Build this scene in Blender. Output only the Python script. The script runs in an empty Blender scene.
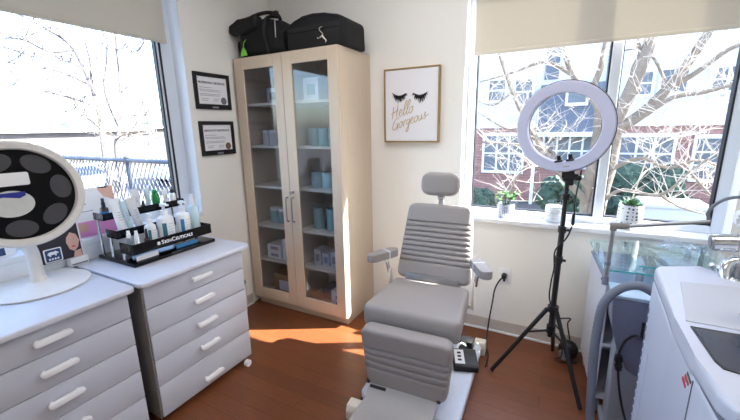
import bpy, bmesh, math, random
from mathutils import Vector as V, Matrix, Euler
S = bpy.context.scene
COL = S.collection
PI = math.pi
rnd = random.Random(7)

# ------------------------------------------------------------------ camera
FPX = 362.67; YAW, PITCH, ROLL = 0.490715, 0.223449, -0.018573; H = 1.5
_fw = V((-math.sin(YAW)*math.cos(PITCH), math.cos(YAW)*math.cos(PITCH), -math.sin(PITCH)))
_r0 = V((math.cos(YAW), math.sin(YAW), 0)); _u0 = _r0.cross(_fw)
_r = _r0*math.cos(ROLL)+_u0*math.sin(ROLL); _u = -_r0*math.sin(ROLL)+_u0*math.cos(ROLL)
CAMP = V((0, 0, H))
def ray(px, py): return _fw+_r*((px-370)/FPX)-_u*((py-210)/FPX)
def at(px, py, x=None, y=None, z=None):          # measured pixel -> point on a known plane of the room
    d = ray(px, py)
    t = x/d.x if x is not None else (y/d.y if y is not None else (z-H)/d.z)
    return CAMP+d*t
cam = bpy.data.cameras.new('camera'); co = bpy.data.objects.new('camera', cam); COL.objects.link(co)
cam.sensor_width = 36; cam.lens = FPX/740*36; cam.clip_start = .02; cam.clip_end = 400
m3 = Matrix((_r, _u, -_fw)).transposed()
co.matrix_world = Matrix.Translation(CAMP) @ m3.to_4x4()
S.camera = co

# ------------------------------------------------------------------ materials
def lin(c): return tuple(((v/255)/12.92 if v/255 <= .04045 else ((v/255+.055)/1.055)**2.4) for v in c)+(1,)
def M(name, col, rough=.5, metal=0, var=.04, scale=40, bump=0., spec=.5, stretch=None, coat=0, sss=0):
    m = bpy.data.materials.new(name); m.use_nodes = True
    nt = m.node_tree; b = nt.nodes['Principled BSDF']
    b.inputs['Roughness'].default_value = rough; b.inputs['Metallic'].default_value = metal
    b.inputs['Specular IOR Level'].default_value = spec; b.inputs['Coat Weight'].default_value = coat
    tc = nt.nodes.new('ShaderNodeTexCoord'); mp = nt.nodes.new('ShaderNodeMapping')
    nt.links.new(tc.outputs['Object'], mp.inputs['Vector'])
    if stretch: mp.inputs['Scale'].default_value = stretch
    n = nt.nodes.new('ShaderNodeTexNoise'); n.inputs['Scale'].default_value = scale; n.inputs['Detail'].default_value = 4
    nt.links.new(mp.outputs['Vector'], n.inputs['Vector'])
    cr = nt.nodes.new('ShaderNodeMix'); cr.data_type = 'RGBA'
    c = lin(col)
    cr.inputs[6].default_value = tuple(max(0, v*(1-var*2)) for v in c[:3])+(1,)
    cr.inputs[7].default_value = tuple(min(1, v*(1+var*2)) for v in c[:3])+(1,)
    nt.links.new(n.outputs['Fac'], cr.inputs[0]); nt.links.new(cr.outputs[2], b.inputs['Base Color'])
    if bump:
        bp = nt.nodes.new('ShaderNodeBump'); bp.inputs['Strength'].default_value = bump; bp.inputs['Distance'].default_value = .004
        nt.links.new(n.outputs['Fac'], bp.inputs['Height']); nt.links.new(bp.outputs['Normal'], b.inputs['Normal'])
    return m
def glass(name, tint=(255, 255, 255), gloss=.08, rough=.0):
    m = bpy.data.materials.new(name); m.use_nodes = True; nt = m.node_tree
    nt.nodes.remove(nt.nodes['Principled BSDF']); out = nt.nodes['Material Output']
    t = nt.nodes.new('ShaderNodeBsdfTransparent'); t.inputs[0].default_value = lin(tint)
    g = nt.nodes.new('ShaderNodeBsdfGlossy'); g.inputs['Roughness'].default_value = rough
    lw = nt.nodes.new('ShaderNodeLayerWeight'); pw = nt.nodes.new('ShaderNodeMath'); pw.operation = 'POWER'; pw.inputs[1].default_value = 4
    ad = nt.nodes.new('ShaderNodeMath'); ad.operation = 'MULTIPLY_ADD'; ad.inputs[1].default_value = .6; ad.inputs[2].default_value = gloss*.5
    mx = nt.nodes.new('ShaderNodeMixShader')
    nt.links.new(lw.outputs['Facing'], pw.inputs[0]); nt.links.new(pw.outputs[0], ad.inputs[0]); nt.links.new(ad.outputs[0], mx.inputs[0])
    nt.links.new(t.outputs[0], mx.inputs[1]); nt.links.new(g.outputs[0], mx.inputs[2]); nt.links.new(mx.outputs[0], out.inputs[0])
    return m
def translucent(name, col, fac=.35):
    m = M(name, col, .8, var=.03, scale=200, stretch=(1, 1, 1)); nt = m.node_tree; b = nt.nodes['Principled BSDF']
    t = nt.nodes.new('ShaderNodeBsdfTranslucent'); t.inputs[0].default_value = lin(col)
    mx = nt.nodes.new('ShaderNodeMixShader'); mx.inputs[0].default_value = fac
    out = nt.nodes['Material Output']
    nt.links.new(b.outputs[0], mx.inputs[1]); nt.links.new(t.outputs[0], mx.inputs[2]); nt.links.new(mx.outputs[0], out.inputs[0])
    return m
def floor_mat():
    m = M('floor_wood', (122, 70, 42), .38, var=.16, scale=9, bump=.05, stretch=(1.2, 14, 1)); nt = m.node_tree
    b = nt.nodes['Principled BSDF']; mixn = [n for n in nt.nodes if n.type == 'MIX'][0]
    tc = [n for n in nt.nodes if n.type == 'TEX_COORD'][0]
    br = nt.nodes.new('ShaderNodeTexBrick'); br.inputs['Scale'].default_value = 1
    br.inputs['Brick Width'].default_value = 1.2; br.inputs['Row Height'].default_value = .1; br.inputs['Mortar Size'].default_value = .0012
    br.inputs['Color1'].default_value = (1, 1, 1, 1); br.inputs['Color2'].default_value = (.80, .80, .80, 1); br.inputs['Mortar'].default_value = (.45, .4, .38, 1)
    nt.links.new(tc.outputs['Object'], br.inputs['Vector'])
    mul = nt.nodes.new('ShaderNodeMix'); mul.data_type = 'RGBA'; mul.blend_type = 'MULTIPLY'; mul.inputs[0].default_value = 1
    nt.links.new(mixn.outputs[2], mul.inputs[6]); nt.links.new(br.outputs['Color'], mul.inputs[7]); nt.links.new(mul.outputs[2], b.inputs['Base Color'])
    return m
def brick_mat():
    m = M('red_brick', (150, 108, 98), .85, var=.12, scale=6); nt = m.node_tree; b = nt.nodes['Principled BSDF']
    mixn = [n for n in nt.nodes if n.type == 'MIX'][0]; tc = [n for n in nt.nodes if n.type == 'TEX_COORD'][0]
    mp = nt.nodes.new('ShaderNodeMapping'); mp.inputs['Rotation'].default_value = (PI/2, 0, 0); nt.links.new(tc.outputs['Object'], mp.inputs['Vector'])
    br = nt.nodes.new('ShaderNodeTexBrick'); br.inputs['Scale'].default_value = 1
    br.inputs['Brick Width'].default_value = .3; br.inputs['Row Height'].default_value = .1; br.inputs['Mortar Size'].default_value = .008
    br.inputs['Color1'].default_value = (1, 1, 1, 1); br.inputs['Color2'].default_value = (.8, .8, .8, 1); br.inputs['Mortar'].default_value = (1.3, 1.4, 1.4, 1)
    nt.links.new(mp.outputs[0], br.inputs['Vector'])
    mul = nt.nodes.new('ShaderNodeMix'); mul.data_type = 'RGBA'; mul.blend_type = 'MULTIPLY'; mul.inputs[0].default_value = 1
    nt.links.new(mixn.outputs[2], mul.inputs[6]); nt.links.new(br.outputs['Color'], mul.inputs[7]); nt.links.new(mul.outputs[2], b.inputs['Base Color'])
    return m
def dots_mat(name, base, dot, scale, size):
    m = M(name, base, .35); nt = m.node_tree; b = nt.nodes['Principled BSDF']
    tc = [n for n in nt.nodes if n.type == 'TEX_COORD'][0]
    vo = nt.nodes.new('ShaderNodeTexVoronoi'); vo.inputs['Scale'].default_value = scale; vo.inputs['Randomness'].default_value = .25
    nt.links.new(tc.outputs['Object'], vo.inputs['Vector'])
    lt = nt.nodes.new('ShaderNodeMath'); lt.operation = 'LESS_THAN'; lt.inputs[1].default_value = size
    nt.links.new(vo.outputs['Distance'], lt.inputs[0])
    mx = nt.nodes.new('ShaderNodeMix'); mx.data_type = 'RGBA'; mx.inputs[6].default_value = lin(base); mx.inputs[7].default_value = lin(dot)
    nt.links.new(lt.outputs[0], mx.inputs[0]); nt.links.new(mx.outputs[2], b.inputs['Base Color'])
    return m

K = {
 'wall': M('wall_paint', (241, 239, 233), .85, var=.01, scale=60, bump=.03),
 'ceil': M('ceiling_tile', (238, 237, 232), .9, var=.02, scale=120),
 'trimw': M('white_trim', (232, 234, 238), .45, var=.01),
 'base': M('vinyl_baseboard', (198, 190, 182), .6, var=.03),
 'floor': floor_mat(),
 'frame': M('window_frame_white', (215, 222, 232), .35, var=.01),
 'gasket': M('black_gasket', (18, 22, 32), .5),
 'pane': glass('window_glass', (250, 253, 255), .05),
 'cabglass': glass('cabinet_glass', (236, 240, 246), .08, .01),
 'shade': translucent('roller_fabric', (214, 208, 196), .25),
 'maple': M('maple_veneer', (208, 190, 168), .42, var=.06, scale=14, stretch=(9, 9, .5), bump=.02),
 'mapled': M('maple_inside', (226, 214, 196), .5, var=.06, scale=14, stretch=(1, 9, 9)),
 'lam': M('white_laminate', (196, 198, 208), .42, var=.01),
 'lamtop': M('white_worktop', (212, 214, 224), .35, var=.01),
 'handle': M('white_plastic', (240, 240, 242), .3, var=.01),
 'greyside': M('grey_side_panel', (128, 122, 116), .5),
 'vinyl': M('grey_upholstery', (154, 147, 144), .48, var=.04, scale=260, bump=.08),
 'ivory': M('ivory_plastic', (222, 214, 200), .4),
 'bluewhite': M('base_cover', (206, 212, 226), .35),
 'chrome': M('chrome', (225, 228, 232), .12, 1, var=.01),
 'steel': M('brushed_steel', (170, 170, 172), .32, 1, var=.05),
 'black': M('black_plastic', (20, 20, 23), .4),
 'gloss': M('gloss_black', (7, 7, 9), .16, spec=.3),
 'mface': M('mirror_black_face', (9, 9, 12), .3, spec=.12),
 'nylon': M('black_nylon', (13, 13, 16), .8, var=.2, scale=300, bump=.15),
 'nylon2': M('black_webbing', (22, 22, 25), .75, var=.2, scale=300),
 'green': M('green_tag', (122, 205, 66), .5), 'paper': M('paper', (236, 236, 240), .6, var=.01),
 'ink': M('ink', (70, 72, 82), .7), 'inkl': M('pale_ink', (150, 152, 162), .7),
 'seal': M('grey_seal', (110, 112, 120), .5), 'sealb': M('brown_seal', (110, 84, 66), .5),
 'gold': M('gold_paint', (196, 162, 104), .4, .4), 'goldf': M('gold_frame', (178, 146, 96), .35, .6),
 'lash': M('lash_black', (14, 13, 18), .6), 'diff': M('ring_diffuser', (196, 198, 222), .45, var=.01),
 'hose': M('grey_hose', (108, 113, 126), .45), 'hopper': M('slate_plastic', (104, 108, 132), .4), 'chill': M('grey_housing', (150, 154, 166), .45),
 'lightblue': M('pale_blue_plastic', (176, 196, 214), .4),
 'machine': M('machine_white', (196, 200, 216), .38, var=.01), 'mpanel': M('machine_grey_panel', (188, 190, 200), .5, var=.01),
 'screen': M('dark_screen', (52, 56, 72), .25, var=.02), 'gpod': M('pod_grey', (120, 124, 136), .5),
 'red': M('red_mark', (206, 40, 52), .5), 'dgreen': M('green_mark', (60, 92, 78), .5),
 'cglass': glass('shelf_glass', (240, 250, 250), .10), 'gedge': M('glass_edge', (70, 160, 164), .15, var=.02, spec=.8),
 'clear': glass('clear_plastic', (236, 244, 248), .16, .12),
 'teal': M('teal_jar', (150, 186, 186), .4), 'teal2': M('pale_teal', (178, 204, 202), .4), 'card': M('cardboard', (150, 112, 74), .8),
 'white': M('white_matte', (238, 238, 238), .5, var=.01), 'bottle': M('bottle_white', (236, 238, 240), .35, var=.01),
 'labelb': M('label_blue', (46, 122, 176), .5), 'labelt': M('label_teal', (52, 118, 140), .5), 'pblue': M('pale_blue_bottle', (190, 214, 222), .25),
 'gbot': M('green_bottle', (18, 128, 62), .25), 'amber': M('amber_glass', (66, 40, 30), .2), 'tube': M('tube_grey', (214, 214, 218), .35),
 'pink': M('pink_print', (226, 148, 204), .6), 'skin': M('print_skin', (214, 168, 152), .6), 'dark': M('print_dark', (40, 34, 44), .6),
 'navy': M('navy_print', (38, 62, 104), .5), 'greyov': M('grey_lens', (74, 73, 76), .4, spec=.2), 'pale': M('pale_disc', (204, 206, 200), .3), 'mring': M('mirror_rim', (222, 218, 212), .35),
 'cobalt': M('blue_print', (30, 40, 140), .4),
 'leaf': M('leaf', (66, 116, 50), .5, var=.2, scale=60), 'leafd': M('succulent_leaf', (54, 92, 62), .5, var=.2, scale=60), 'soil': M('soil', (60, 48, 40), .9),
 'potdot': dots_mat('pot_blue_dots', (186, 192, 204), (66, 88, 144), 85, .40), 'potblk': dots_mat('pot_black_dots', (214, 217, 224), (34, 40, 60), 46, .27), 'potglass': M('pale_glass_pot', (214, 222, 232), .2),
 'silver': M('silver_badge', (220, 214, 200), .25, .8), 'bin': M('bin_plastic', (214, 222, 206), .4),
 'bark': M('bark', (112, 103, 94), .85, var=.18, scale=18, bump=.3), 'twig': M('twig_bark', (176, 168, 160), .85, var=.1),
 'barkg': M('grey_bark', (92, 88, 92), .85, var=.15, scale=18),
 'brick': brick_mat(), 'siding': M('white_siding', (196, 198, 204), .8, var=.02), 'slate': M('blue_grey_siding', (92, 98, 110), .8, var=.05, scale=4),
 'wpane': M('far_window_pane', (92, 98, 106), .35, var=.2, scale=1), 'wtrim': M('far_window_trim', (214, 216, 220), .6),
 'farwall': M('far_wall', (84, 80, 80), .85, var=.08, scale=.6),
 'hedge': M('hedge_leaf', (40, 64, 50), .8, var=.3, scale=8, bump=.6), 'ground': M('winter_ground', (82, 80, 76), .9, var=.15, scale=1.5), 'conc': M('concrete', (170, 174, 184), .8),
 'asphalt': M('parking_lot', (80, 80, 86), .9, var=.08, scale=1), 'galv': M('galvanised', (62, 70, 86), .5, .2), 'hill': M('hill_trees', (58, 66, 62), .95, var=.2, scale=.3, bump=.5),
 'carw': M('car_white', (220, 222, 226), .25), 'cars': M('car_silver', (150, 156, 170), .25), 'cargl': M('car_glass', (50, 60, 84), .1), 'tyre': M('tyre', (28, 28, 30), .8),
 'ceiling_fill': None,
}
def emis(name, col, s):
    m = bpy.data.materials.new(name); m.use_nodes = True; b = m.node_tree.nodes['Principled BSDF']
    b.inputs['Base Color'].default_value = lin(col); b.inputs['Emission Color'].default_value = lin(col); b.inputs['Emission Strength'].default_value = s
    return m
K['ceiling_fill'] = emis('ceiling_fill_glow', (252, 251, 252), 3.9)  # glow of the added fill panels overhead

# ------------------------------------------------------------------ mesh builder
class MB:
    def __init__(s): s.bm = bmesh.new()
    def _add(s, b, mx=None):
        if mx is not None: bmesh.ops.transform(b, matrix=mx, verts=b.verts[:])
        bmesh.ops.recalc_face_normals(b, faces=b.faces[:])
        me = bpy.data.meshes.new('t'); b.to_mesh(me); b.free(); s.bm.from_mesh(me); bpy.data.meshes.remove(me); return s
    def box(s, x0, x1, y0, y1, z0, z1, bev=0, seg=2, mx=None):
        b = bmesh.new(); bmesh.ops.create_cube(b, size=1)
        for v in b.verts: v.co = V(((x0+x1)/2+v.co.x*(x1-x0), (y0+y1)/2+v.co.y*(y1-y0), (z0+z1)/2+v.co.z*(z1-z0)))
        if bev: bmesh.ops.bevel(b, geom=b.edges[:], offset=bev, segments=seg, profile=.5, affect='EDGES')
        return s._add(b, mx)
    def cyl(s, p0, p1, r0, r1=None, n=16, mx=None):
        r1 = r0 if r1 is None else r1; p0 = V(p0); p1 = V(p1); d = p1-p0
        b = bmesh.new(); bmesh.ops.create_cone(b, cap_ends=True, segments=n, radius1=r0, radius2=r1, depth=d.length)
        bmesh.ops.transform(b, matrix=Matrix.Translation((p0+p1)/2) @ d.to_track_quat('Z', 'Y').to_matrix().to_4x4(), verts=b.verts[:])
        return s._add(b, mx)
    def tube(s, pts, r, n=8, mx=None, close=False, flat=None):
        pts = [V(p) for p in pts]; N = len(pts); b = bmesh.new(); rings = []
        up = V((0, 0, 1)); prev = None
        for i, p in enumerate(pts):
            t = (pts[(i+1) % N]-pts[i-1]) if close else (pts[min(i+1, N-1)]-pts[max(i-1, 0)])
            t.normalize()
            if prev is None:
                a = t.orthogonal().normalized()
            else:
                a = prev-t*prev.dot(t)
                a = a.normalized() if a.length > 1e-6 else t.orthogonal().normalized()
            prev = a; c = t.cross(a); rr = r[i] if hasattr(r, '__len__') else r
            rings.append([b.verts.new(p+(a*math.cos(2*PI*k/n)+c*math.sin(2*PI*k/n))*rr) for k in range(n)])
        for i in range(N if close else N-1):
            A = rings[i]; B = rings[(i+1) % N]
            for k in range(n): b.faces.new((A[k], A[(k+1) % n], B[(k+1) % n], B[k]))
        if not close: b.faces.new(rings[0][::-1]); b.faces.new(rings[-1])
        return s._add(b, mx)
    def lathe(s, prof, c=(0, 0, 0), n=24, mx=None):
        b = bmesh.new(); rings = []; c = V(c)
        for r, z in prof:
            if r < 1e-5: rings.append([b.verts.new(c+V((0, 0, z)))])
            else: rings.append([b.verts.new(c+V((r*math.cos(2*PI*k/n), r*math.sin(2*PI*k/n), z))) for k in range(n)])
        for A, B in zip(rings, rings[1:]):
            for k in range(n):
                f = [A[k % len(A)], A[(k+1) % len(A)], B[(k+1) % len(B)], B[k % len(B)]]
                f = list(dict.fromkeys(f))
                if len(f) > 2: b.faces.new(f)
        if tuple(prof[0]) == tuple(prof[-1]): bmesh.ops.remove_doubles(b, verts=b.verts[:], dist=1e-6)
        else:
            for R_ in (rings[0], rings[-1]):
                if len(R_) > 2: b.faces.new(R_)
        return s._add(b, mx)
    def prism(s, poly, d0, d1, ax='z', bev=0, seg=2, mx=None):
        f = {'z': lambda a, c, d: (a, c, d), 'y': lambda a, c, d: (a, d, c), 'x': lambda a, c, d: (d, a, c)}[ax]
        b = bmesh.new(); A = [b.verts.new(f(p[0], p[1], d0)) for p in poly]; B = [b.verts.new(f(p[0], p[1], d1)) for p in poly]
        b.faces.new(A); b.faces.new(B[::-1]); n = len(poly)
        for k in range(n): b.faces.new((A[k], B[k], B[(k+1) % n], A[(k+1) % n]))
        if bev: bmesh.ops.bevel(b, geom=b.edges[:], offset=bev, segments=seg, profile=.5, affect='EDGES', clamp_overlap=True)
        return s._add(b, mx)
    def ball(s, c, r, sub=3, sc=(1, 1, 1), mx=None):
        b = bmesh.new(); bmesh.ops.create_icosphere(b, subdivisions=sub, radius=r)
        for v in b.verts: v.co = V((v.co.x*sc[0], v.co.y*sc[1], v.co.z*sc[2]))+V(c)
        return s._add(b, mx)
    def loft(s, rings, mx=None, cap=True):
        b = bmesh.new(); R_ = [[b.verts.new(p) for p in r] for r in rings]; n = len(R_[0])
        for A, B in zip(R_, R_[1:]):
            for k in range(n): b.faces.new((A[k], A[(k+1) % n], B[(k+1) % n], B[k]))
        if cap: b.faces.new(R_[0][::-1]); b.faces.new(R_[-1])
        return s._add(b, mx)
    def quad(s, pts): 
        b = bmesh.new(); b.faces.new([b.verts.new(p) for p in pts]); return s._add(b)
    def merge(s, me, mx=None):
        b = bmesh.new(); b.from_mesh(me); return s._add(b, mx)

def base_of(p):
    o = V((0, 0, 0))
    while p is not None: o += V(p.location); p = p.parent
    return o
def build(name, mb, mat, parent=None, world=True, smooth=38, kind=None):
    """link the builder as ONE mesh object; world=True: its coordinates are room coordinates"""
    me = bpy.data.meshes.new(name)
    mb.bm.to_mesh(me); mb.bm.free()
    if world and parent is not None: me.transform(Matrix.Translation(-base_of(parent)))
    me.materials.append(K[mat] if isinstance(mat, str) else mat)
    if smooth:
        for p in me.polygons: p.use_smooth = True
        me.set_sharp_from_angle(angle=math.radians(smooth))
    o = bpy.data.objects.new(name, me); COL.objects.link(o)
    if parent is not None: o.parent = parent
    if kind: o['kind'] = kind
    return o
def thing(name, label, cat, loc=(0, 0, 0), rz=0, group=None):
    o = bpy.data.objects.new(name, None); COL.objects.link(o); o.empty_display_size = .05
    o.location = loc; o.rotation_euler = (0, 0, rz); return tag(o, label, cat, group)
def tag(o, label, cat, group=None):
    o['label'] = label; o['category'] = cat
    if group: o['group'] = group
    return o
def one(name, mb, mat, label, cat, loc=None, group=None, smooth=38):
    """a thing that is a single mesh; its origin is put at loc"""
    me_o = build(name, mb, mat, None, smooth=smooth)
    if loc is not None: me_o.data.transform(Matrix.Translation(-V(loc))); me_o.location = loc
    return tag(me_o, label, cat, group)
def struct(name, mb, mat, parent=None, **k):
    o = build(name, mb, mat, parent, **k)
    if parent is None: o['kind'] = 'structure'
    return o
def sempty(name, loc=(0, 0, 0)):
    o = bpy.data.objects.new(name, None); COL.objects.link(o); o.location = loc; o['kind'] = 'structure'; return o
def copy_tree(o, parent=None):
    c = o.copy(); COL.objects.link(c)
    if parent is not None: c.parent = parent
    for ch in [x for x in bpy.data.objects if x.parent == o and x != c]: copy_tree(ch, c)
    return c
def text_mesh(txt, size, bold=0., ext=.0004, mx=None, align='LEFT'):
    cu = bpy.data.curves.new('t', 'FONT'); cu.body = txt; cu.size = size; cu.extrude = ext; cu.offset = bold; cu.align_x = align; cu.resolution_u = 3
    o = bpy.data.objects.new('t', cu); COL.objects.link(o)
    bpy.context.view_layer.update()
    me = bpy.data.meshes.new_from_object(o.evaluated_get(bpy.context.evaluated_depsgraph_get()))
    w = o.dimensions.x
    bpy.data.objects.remove(o); bpy.data.curves.remove(cu)
    return me, w
def frameM(o, ex, ey, ez):
    m = Matrix((ex, ey, ez)).transposed().to_4x4(); m.translation = V(o); return m
def spline(pts, k=6):
    pts = [V(p) for p in pts]; out = []
    for i in range(len(pts)-1):
        p0 = pts[max(i-1, 0)]; p1 = pts[i]; p2 = pts[i+1]; p3 = pts[min(i+2, len(pts)-1)]
        for j in range(k):
            t = j/k; out.append(.5*((2*p1)+(p2-p0)*t+(2*p0-5*p1+4*p2-p3)*t*t+(3*p1-p0-3*p2+p3)*t**3))
    out.append(pts[-1]); return out
def rrect(w, h, r, n=5):
    pts = []
    for cx, cy, a0 in ((w-r, h-r, 0), (-w+r, h-r, PI/2), (-w+r, -h+r, PI), (w-r, -h+r, 1.5*PI)):
        for k in range(n+1):
            a = a0+PI/2*k/n; pts.append((cx+r*math.cos(a), cy+r*math.sin(a)))
    return pts
def cushion(mb, L, wf, t, mx, grooves=(), gd=.007, cr=.04, er=.025, ns=90, puff=.0, gw=.007):
    """upholstered pad: x across, y = front normal, z along its length, from z=0 to z=L"""
    rings = []
    ss = sorted(set([L*i/ns for i in range(ns+1)]+[g+d for g in grooves for d in (-gw*1.5, -gw*.6, 0, gw*.6, gw*1.5)]))
    for q in ss:
        e = max(0, min(q, L-q)); w = wf(q/L)/2; h = t/2
        if e < cr: w -= cr*(1-math.sqrt(max(0, 1-(1-e/cr)**2)))
        if e < er: h -= (er*.8)*(1-math.sqrt(max(0, 1-(1-e/er)**2)))
        rr = min(h*.85, .024); ring = []
        for x, y in rrect(w, h, rr, 5):
            if y > h*.5:
                y += puff*(1-(x/w)**2)
                for g in grooves: y -= gd*math.exp(-((q-g)/gw)**2)*(1 if abs(x) < w*.97 else .3)
            ring.append((x, y, q))
        rings.append(ring)
    mb.loft(rings, mx); return mb
def rot_axis(rx=0, ry=0, rz=0): return Euler((rx, ry, rz)).to_matrix().to_4x4()
T = Matrix.Translation
SUN_E, SKY_E, EXPO = 32.0, 0.92, 0.72
# ================================================================== ROOM SHELL
XL, XR, YB, YF, ZC = -2.33, 1.75, 2.585, -1.6, 2.75
LW = (-0.9, 1.732, .918, 2.55)       # left window opening: y0 y1 z0 z1
BW = (-.645, .84, .865, 2.55)        # back window opening: x0 x1 z0 z1
WT = .2
struct('floor', MB().box(XL-.1, XR+.1, YF-.1, YB+.1, -.15, 0), 'floor', smooth=0)
struct('ceiling', MB().box(XL-WT, XR+WT, YF-WT, YB+WT, ZC, ZC+.1), 'ceil', smooth=0)
w = MB()
w.box(XL-WT, XL, YF-WT, LW[0], 0, ZC).box(XL-WT, XL, LW[1], YB+WT, 0, ZC).box(XL-WT, XL, LW[0], LW[1], 0, LW[2]-.03).box(XL-WT, XL, LW[0], LW[1], LW[3], ZC)
struct('wall_left', w, 'wall', smooth=0)
w = MB()
w.box(XL, BW[0], YB, YB+WT, 0, ZC).box(BW[1], XR+WT, YB, YB+WT, 0, ZC).box(BW[0], BW[1], YB, YB+WT, 0, BW[2]-.03).box(BW[0], BW[1], YB, YB+WT, BW[3], ZC)
struct('wall_back', w, 'wall', smooth=0)
struct('wall_right', MB().box(XR, XR+WT, YF-WT, YB, 0, ZC), 'wall', smooth=0)
struct('wall_front', MB().box(XL, XR, YF-WT, YF, 0, ZC), 'wall', smooth=0)
struct('baseboard_back', MB().box(-1.33, XR, YB-.008, YB, 0, .096, .002, 1), 'base', smooth=0)
struct('baseboard_left', MB().box(XL, XL+.008, 1.58, 2.12, 0, .096, .002, 1), 'base', smooth=0)
struct('trim_1', MB().box(-1.33, XR, YB-.020, YB-.008, 0, .016, .004, 2), 'trimw', smooth=0)
struct('trim_2', MB().box(XL+.008, XL+.020, 1.58, 2.12, 0, .016, .004, 2), 'trimw', smooth=0)
struct('trim_3', MB().box(XL, XL+.006, LW[0], 1.62, .801, LW[2]-.03), 'trimw', smooth=0)          # white apron under the left window
# white jamb liners of both windows
struct('trim_4', MB().box(XL-.125, XL+.001, LW[1]-.004, LW[1], LW[2], LW[3]), 'trimw', smooth=0)
struct('trim_5', MB().box(BW[0], BW[0]+.004, YB-.001, YB+.11, BW[2], BW[3]).box(BW[1]-.004, BW[1], YB-.001, YB+.11, BW[2], BW[3]), 'trimw', smooth=0)

# ---- back window: two panes either side of a mullion
win = sempty('window_1', (0, YB+.11, BW[2]))
y0, y1 = YB+.11, YB+.17
f = MB(); f.box(BW[0], -.585, y0, y1, BW[2], BW[3], .003, 1).box(.78, BW[1], y0, y1, BW[2], BW[3], .003, 1)
f.box(-.585, .78, y0, y1, BW[2], BW[2]+.045, .003, 1).box(-.585, .78, y0, y1, BW[3]-.05, BW[3], .003, 1)
build('window_frame', f, 'frame', win, smooth=0)
build('mullion', MB().box(.198, .252, y0-.012, y1, BW[2]+.045, BW[3]-.05, .003, 1), 'frame', win, smooth=0)
for (a, c) in ((-.585, .198), (.252, .78)):
    z0, z1 = BW[2]+.045, BW[3]-.05
    build('gasket', MB().box(a, a+.007, y0+.01, y1-.01, z0, z1).box(c-.009, c, y0-.002, y1-.01, z0, z1).box(a+.007, c-.009, y0+.01, y1-.01, z0, z0+.008).box(a+.007, c-.009, y0+.01, y1-.01, z1-.008, z1), 'gasket', win, smooth=0)
    build('pane', MB().box(a+.007, c-.009, y0+.03, y0+.036, z0+.008, z1-.008), 'pane', win, smooth=0)
build('sill', MB().box(BW[0]-.03, BW[1]+.03, YB-.03, YB, BW[2]-.032, BW[2], .006, 2).box(BW[0], BW[1], YB-.002, YB+.115, BW[2]-.03, BW[2]), 'trimw', win, smooth=0)
# ---- left window
win2 = sempty('window_2', (XL-.11, 0, LW[2]))
x0, x1 = XL-.17, XL-.11
f = MB(); f.box(x0, x1, 1.645, LW[1], LW[2], LW[3], .003, 1).box(x0, x1, LW[0], LW[0]+.08, LW[2], LW[3], .003, 1)
f.box(x0, x1, LW[0]+.08, 1.645, LW[2], LW[2]+.05, .003, 1).box(x0, x1, LW[0]+.08, 1.645, LW[3]-.05, LW[3], .003, 1)
build('window_frame', f, 'frame', win2, smooth=0)
g = MB(); g.box(x0+.02, x1+.002, 1.633, 1.645, LW[2]+.05, LW[3]-.05).box(x0+.02, x1-.01, 1.612, 1.622, LW[2]+.05, LW[3]-.05).box(x0+.01, x1-.01, LW[0]+.08, 1.612, LW[2]+.05, LW[2]+.06)
build('gasket', g, 'gasket', win2, smooth=0)
build('bead', MB().box(x0+.02, x1-.004, 1.622, 1.633, LW[2]+.05, LW[3]-.05), 'frame', win2, smooth=0)
build('pane', MB().box(x0+.02, x0+.026, LW[0]+.08, 1.612, LW[2]+.06, LW[3]-.05), 'pane', win2, smooth=0)
build('sill', MB().box(XL-.112, XL, LW[0], LW[1], LW[2]-.03, LW[2]).box(XL, XL+.012, LW[0], LW[1], LW[2]-.032, LW[2], .003, 1), 'trimw', win2, smooth=0)

# ---- roller shades (hang in the window recesses)
def shade(label, a, b, zb, depth, ax):
    loc = (0, depth, zb) if ax == 'y' else (depth, 0, zb)
    t = thing('roller_shade', label, 'window shade', loc, 0, 'roller shades')
    def bx(u0, u1, d0, d1, z0, z1, bev=0):
        return MB().box(u0, u1, d0, d1, z0, z1, bev, 2) if ax == 'y' else MB().box(d0, d1, u0, u1, z0, z1, bev, 2)
    build('fabric', bx(a, b, depth-.0012, depth+.0012, zb+.022, 2.50), 'shade', t, smooth=0)
    build('hem_bar', bx(a, b, depth-.005, depth+.005, zb, zb+.022, .003), 'shade', t)
    m = MB()
    m.cyl((a, depth, 2.515), (b, depth, 2.515), .028) if ax == 'y' else m.cyl((depth, a, 2.515), (depth, b, 2.515), .028)
    build('roller', m, 'shade', t)
shade('wide cream roller shade half lowered over the window behind the ring light', BW[0]+.05, BW[1]-.03, 1.958, YB+.062, 'y')
shade('greyish cream roller shade over the left window above the white drawer units', LW[0]+.04, LW[1]-.075, 2.062, XL-.055, 'x')

# ---- unseen ceiling panels added as interior fill light
for i, (x, y) in enumerate(((-.75, 1.55), (.85, 1.2), (-.2, -.7))):
    t = thing('ceiling_fill_light', ('added ceiling fill panel nearest the tall cabinet', 'added ceiling fill panel over the white machine', 'added ceiling fill panel behind the viewer')[i], 'fill light', (x, y, ZC-.012), 0, 'added ceiling fill panels')
    build('frame', MB().box(x-.62, x-.6, y-.32, y+.32, ZC-.012, ZC).box(x+.6, x+.62, y-.32, y+.32, ZC-.012, ZC).box(x-.6, x+.6, y-.32, y-.3, ZC-.012, ZC).box(x-.6, x+.6, y+.3, y+.32, ZC-.012, ZC), 'trimw', t, smooth=0)  # rim of the added fill panel
    build('diffuser_or_fill_panel', MB().box(x-.6, x+.6, y-.3, y+.3, ZC-.008, ZC-.001), 'ceiling_fill', t, smooth=0)

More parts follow.
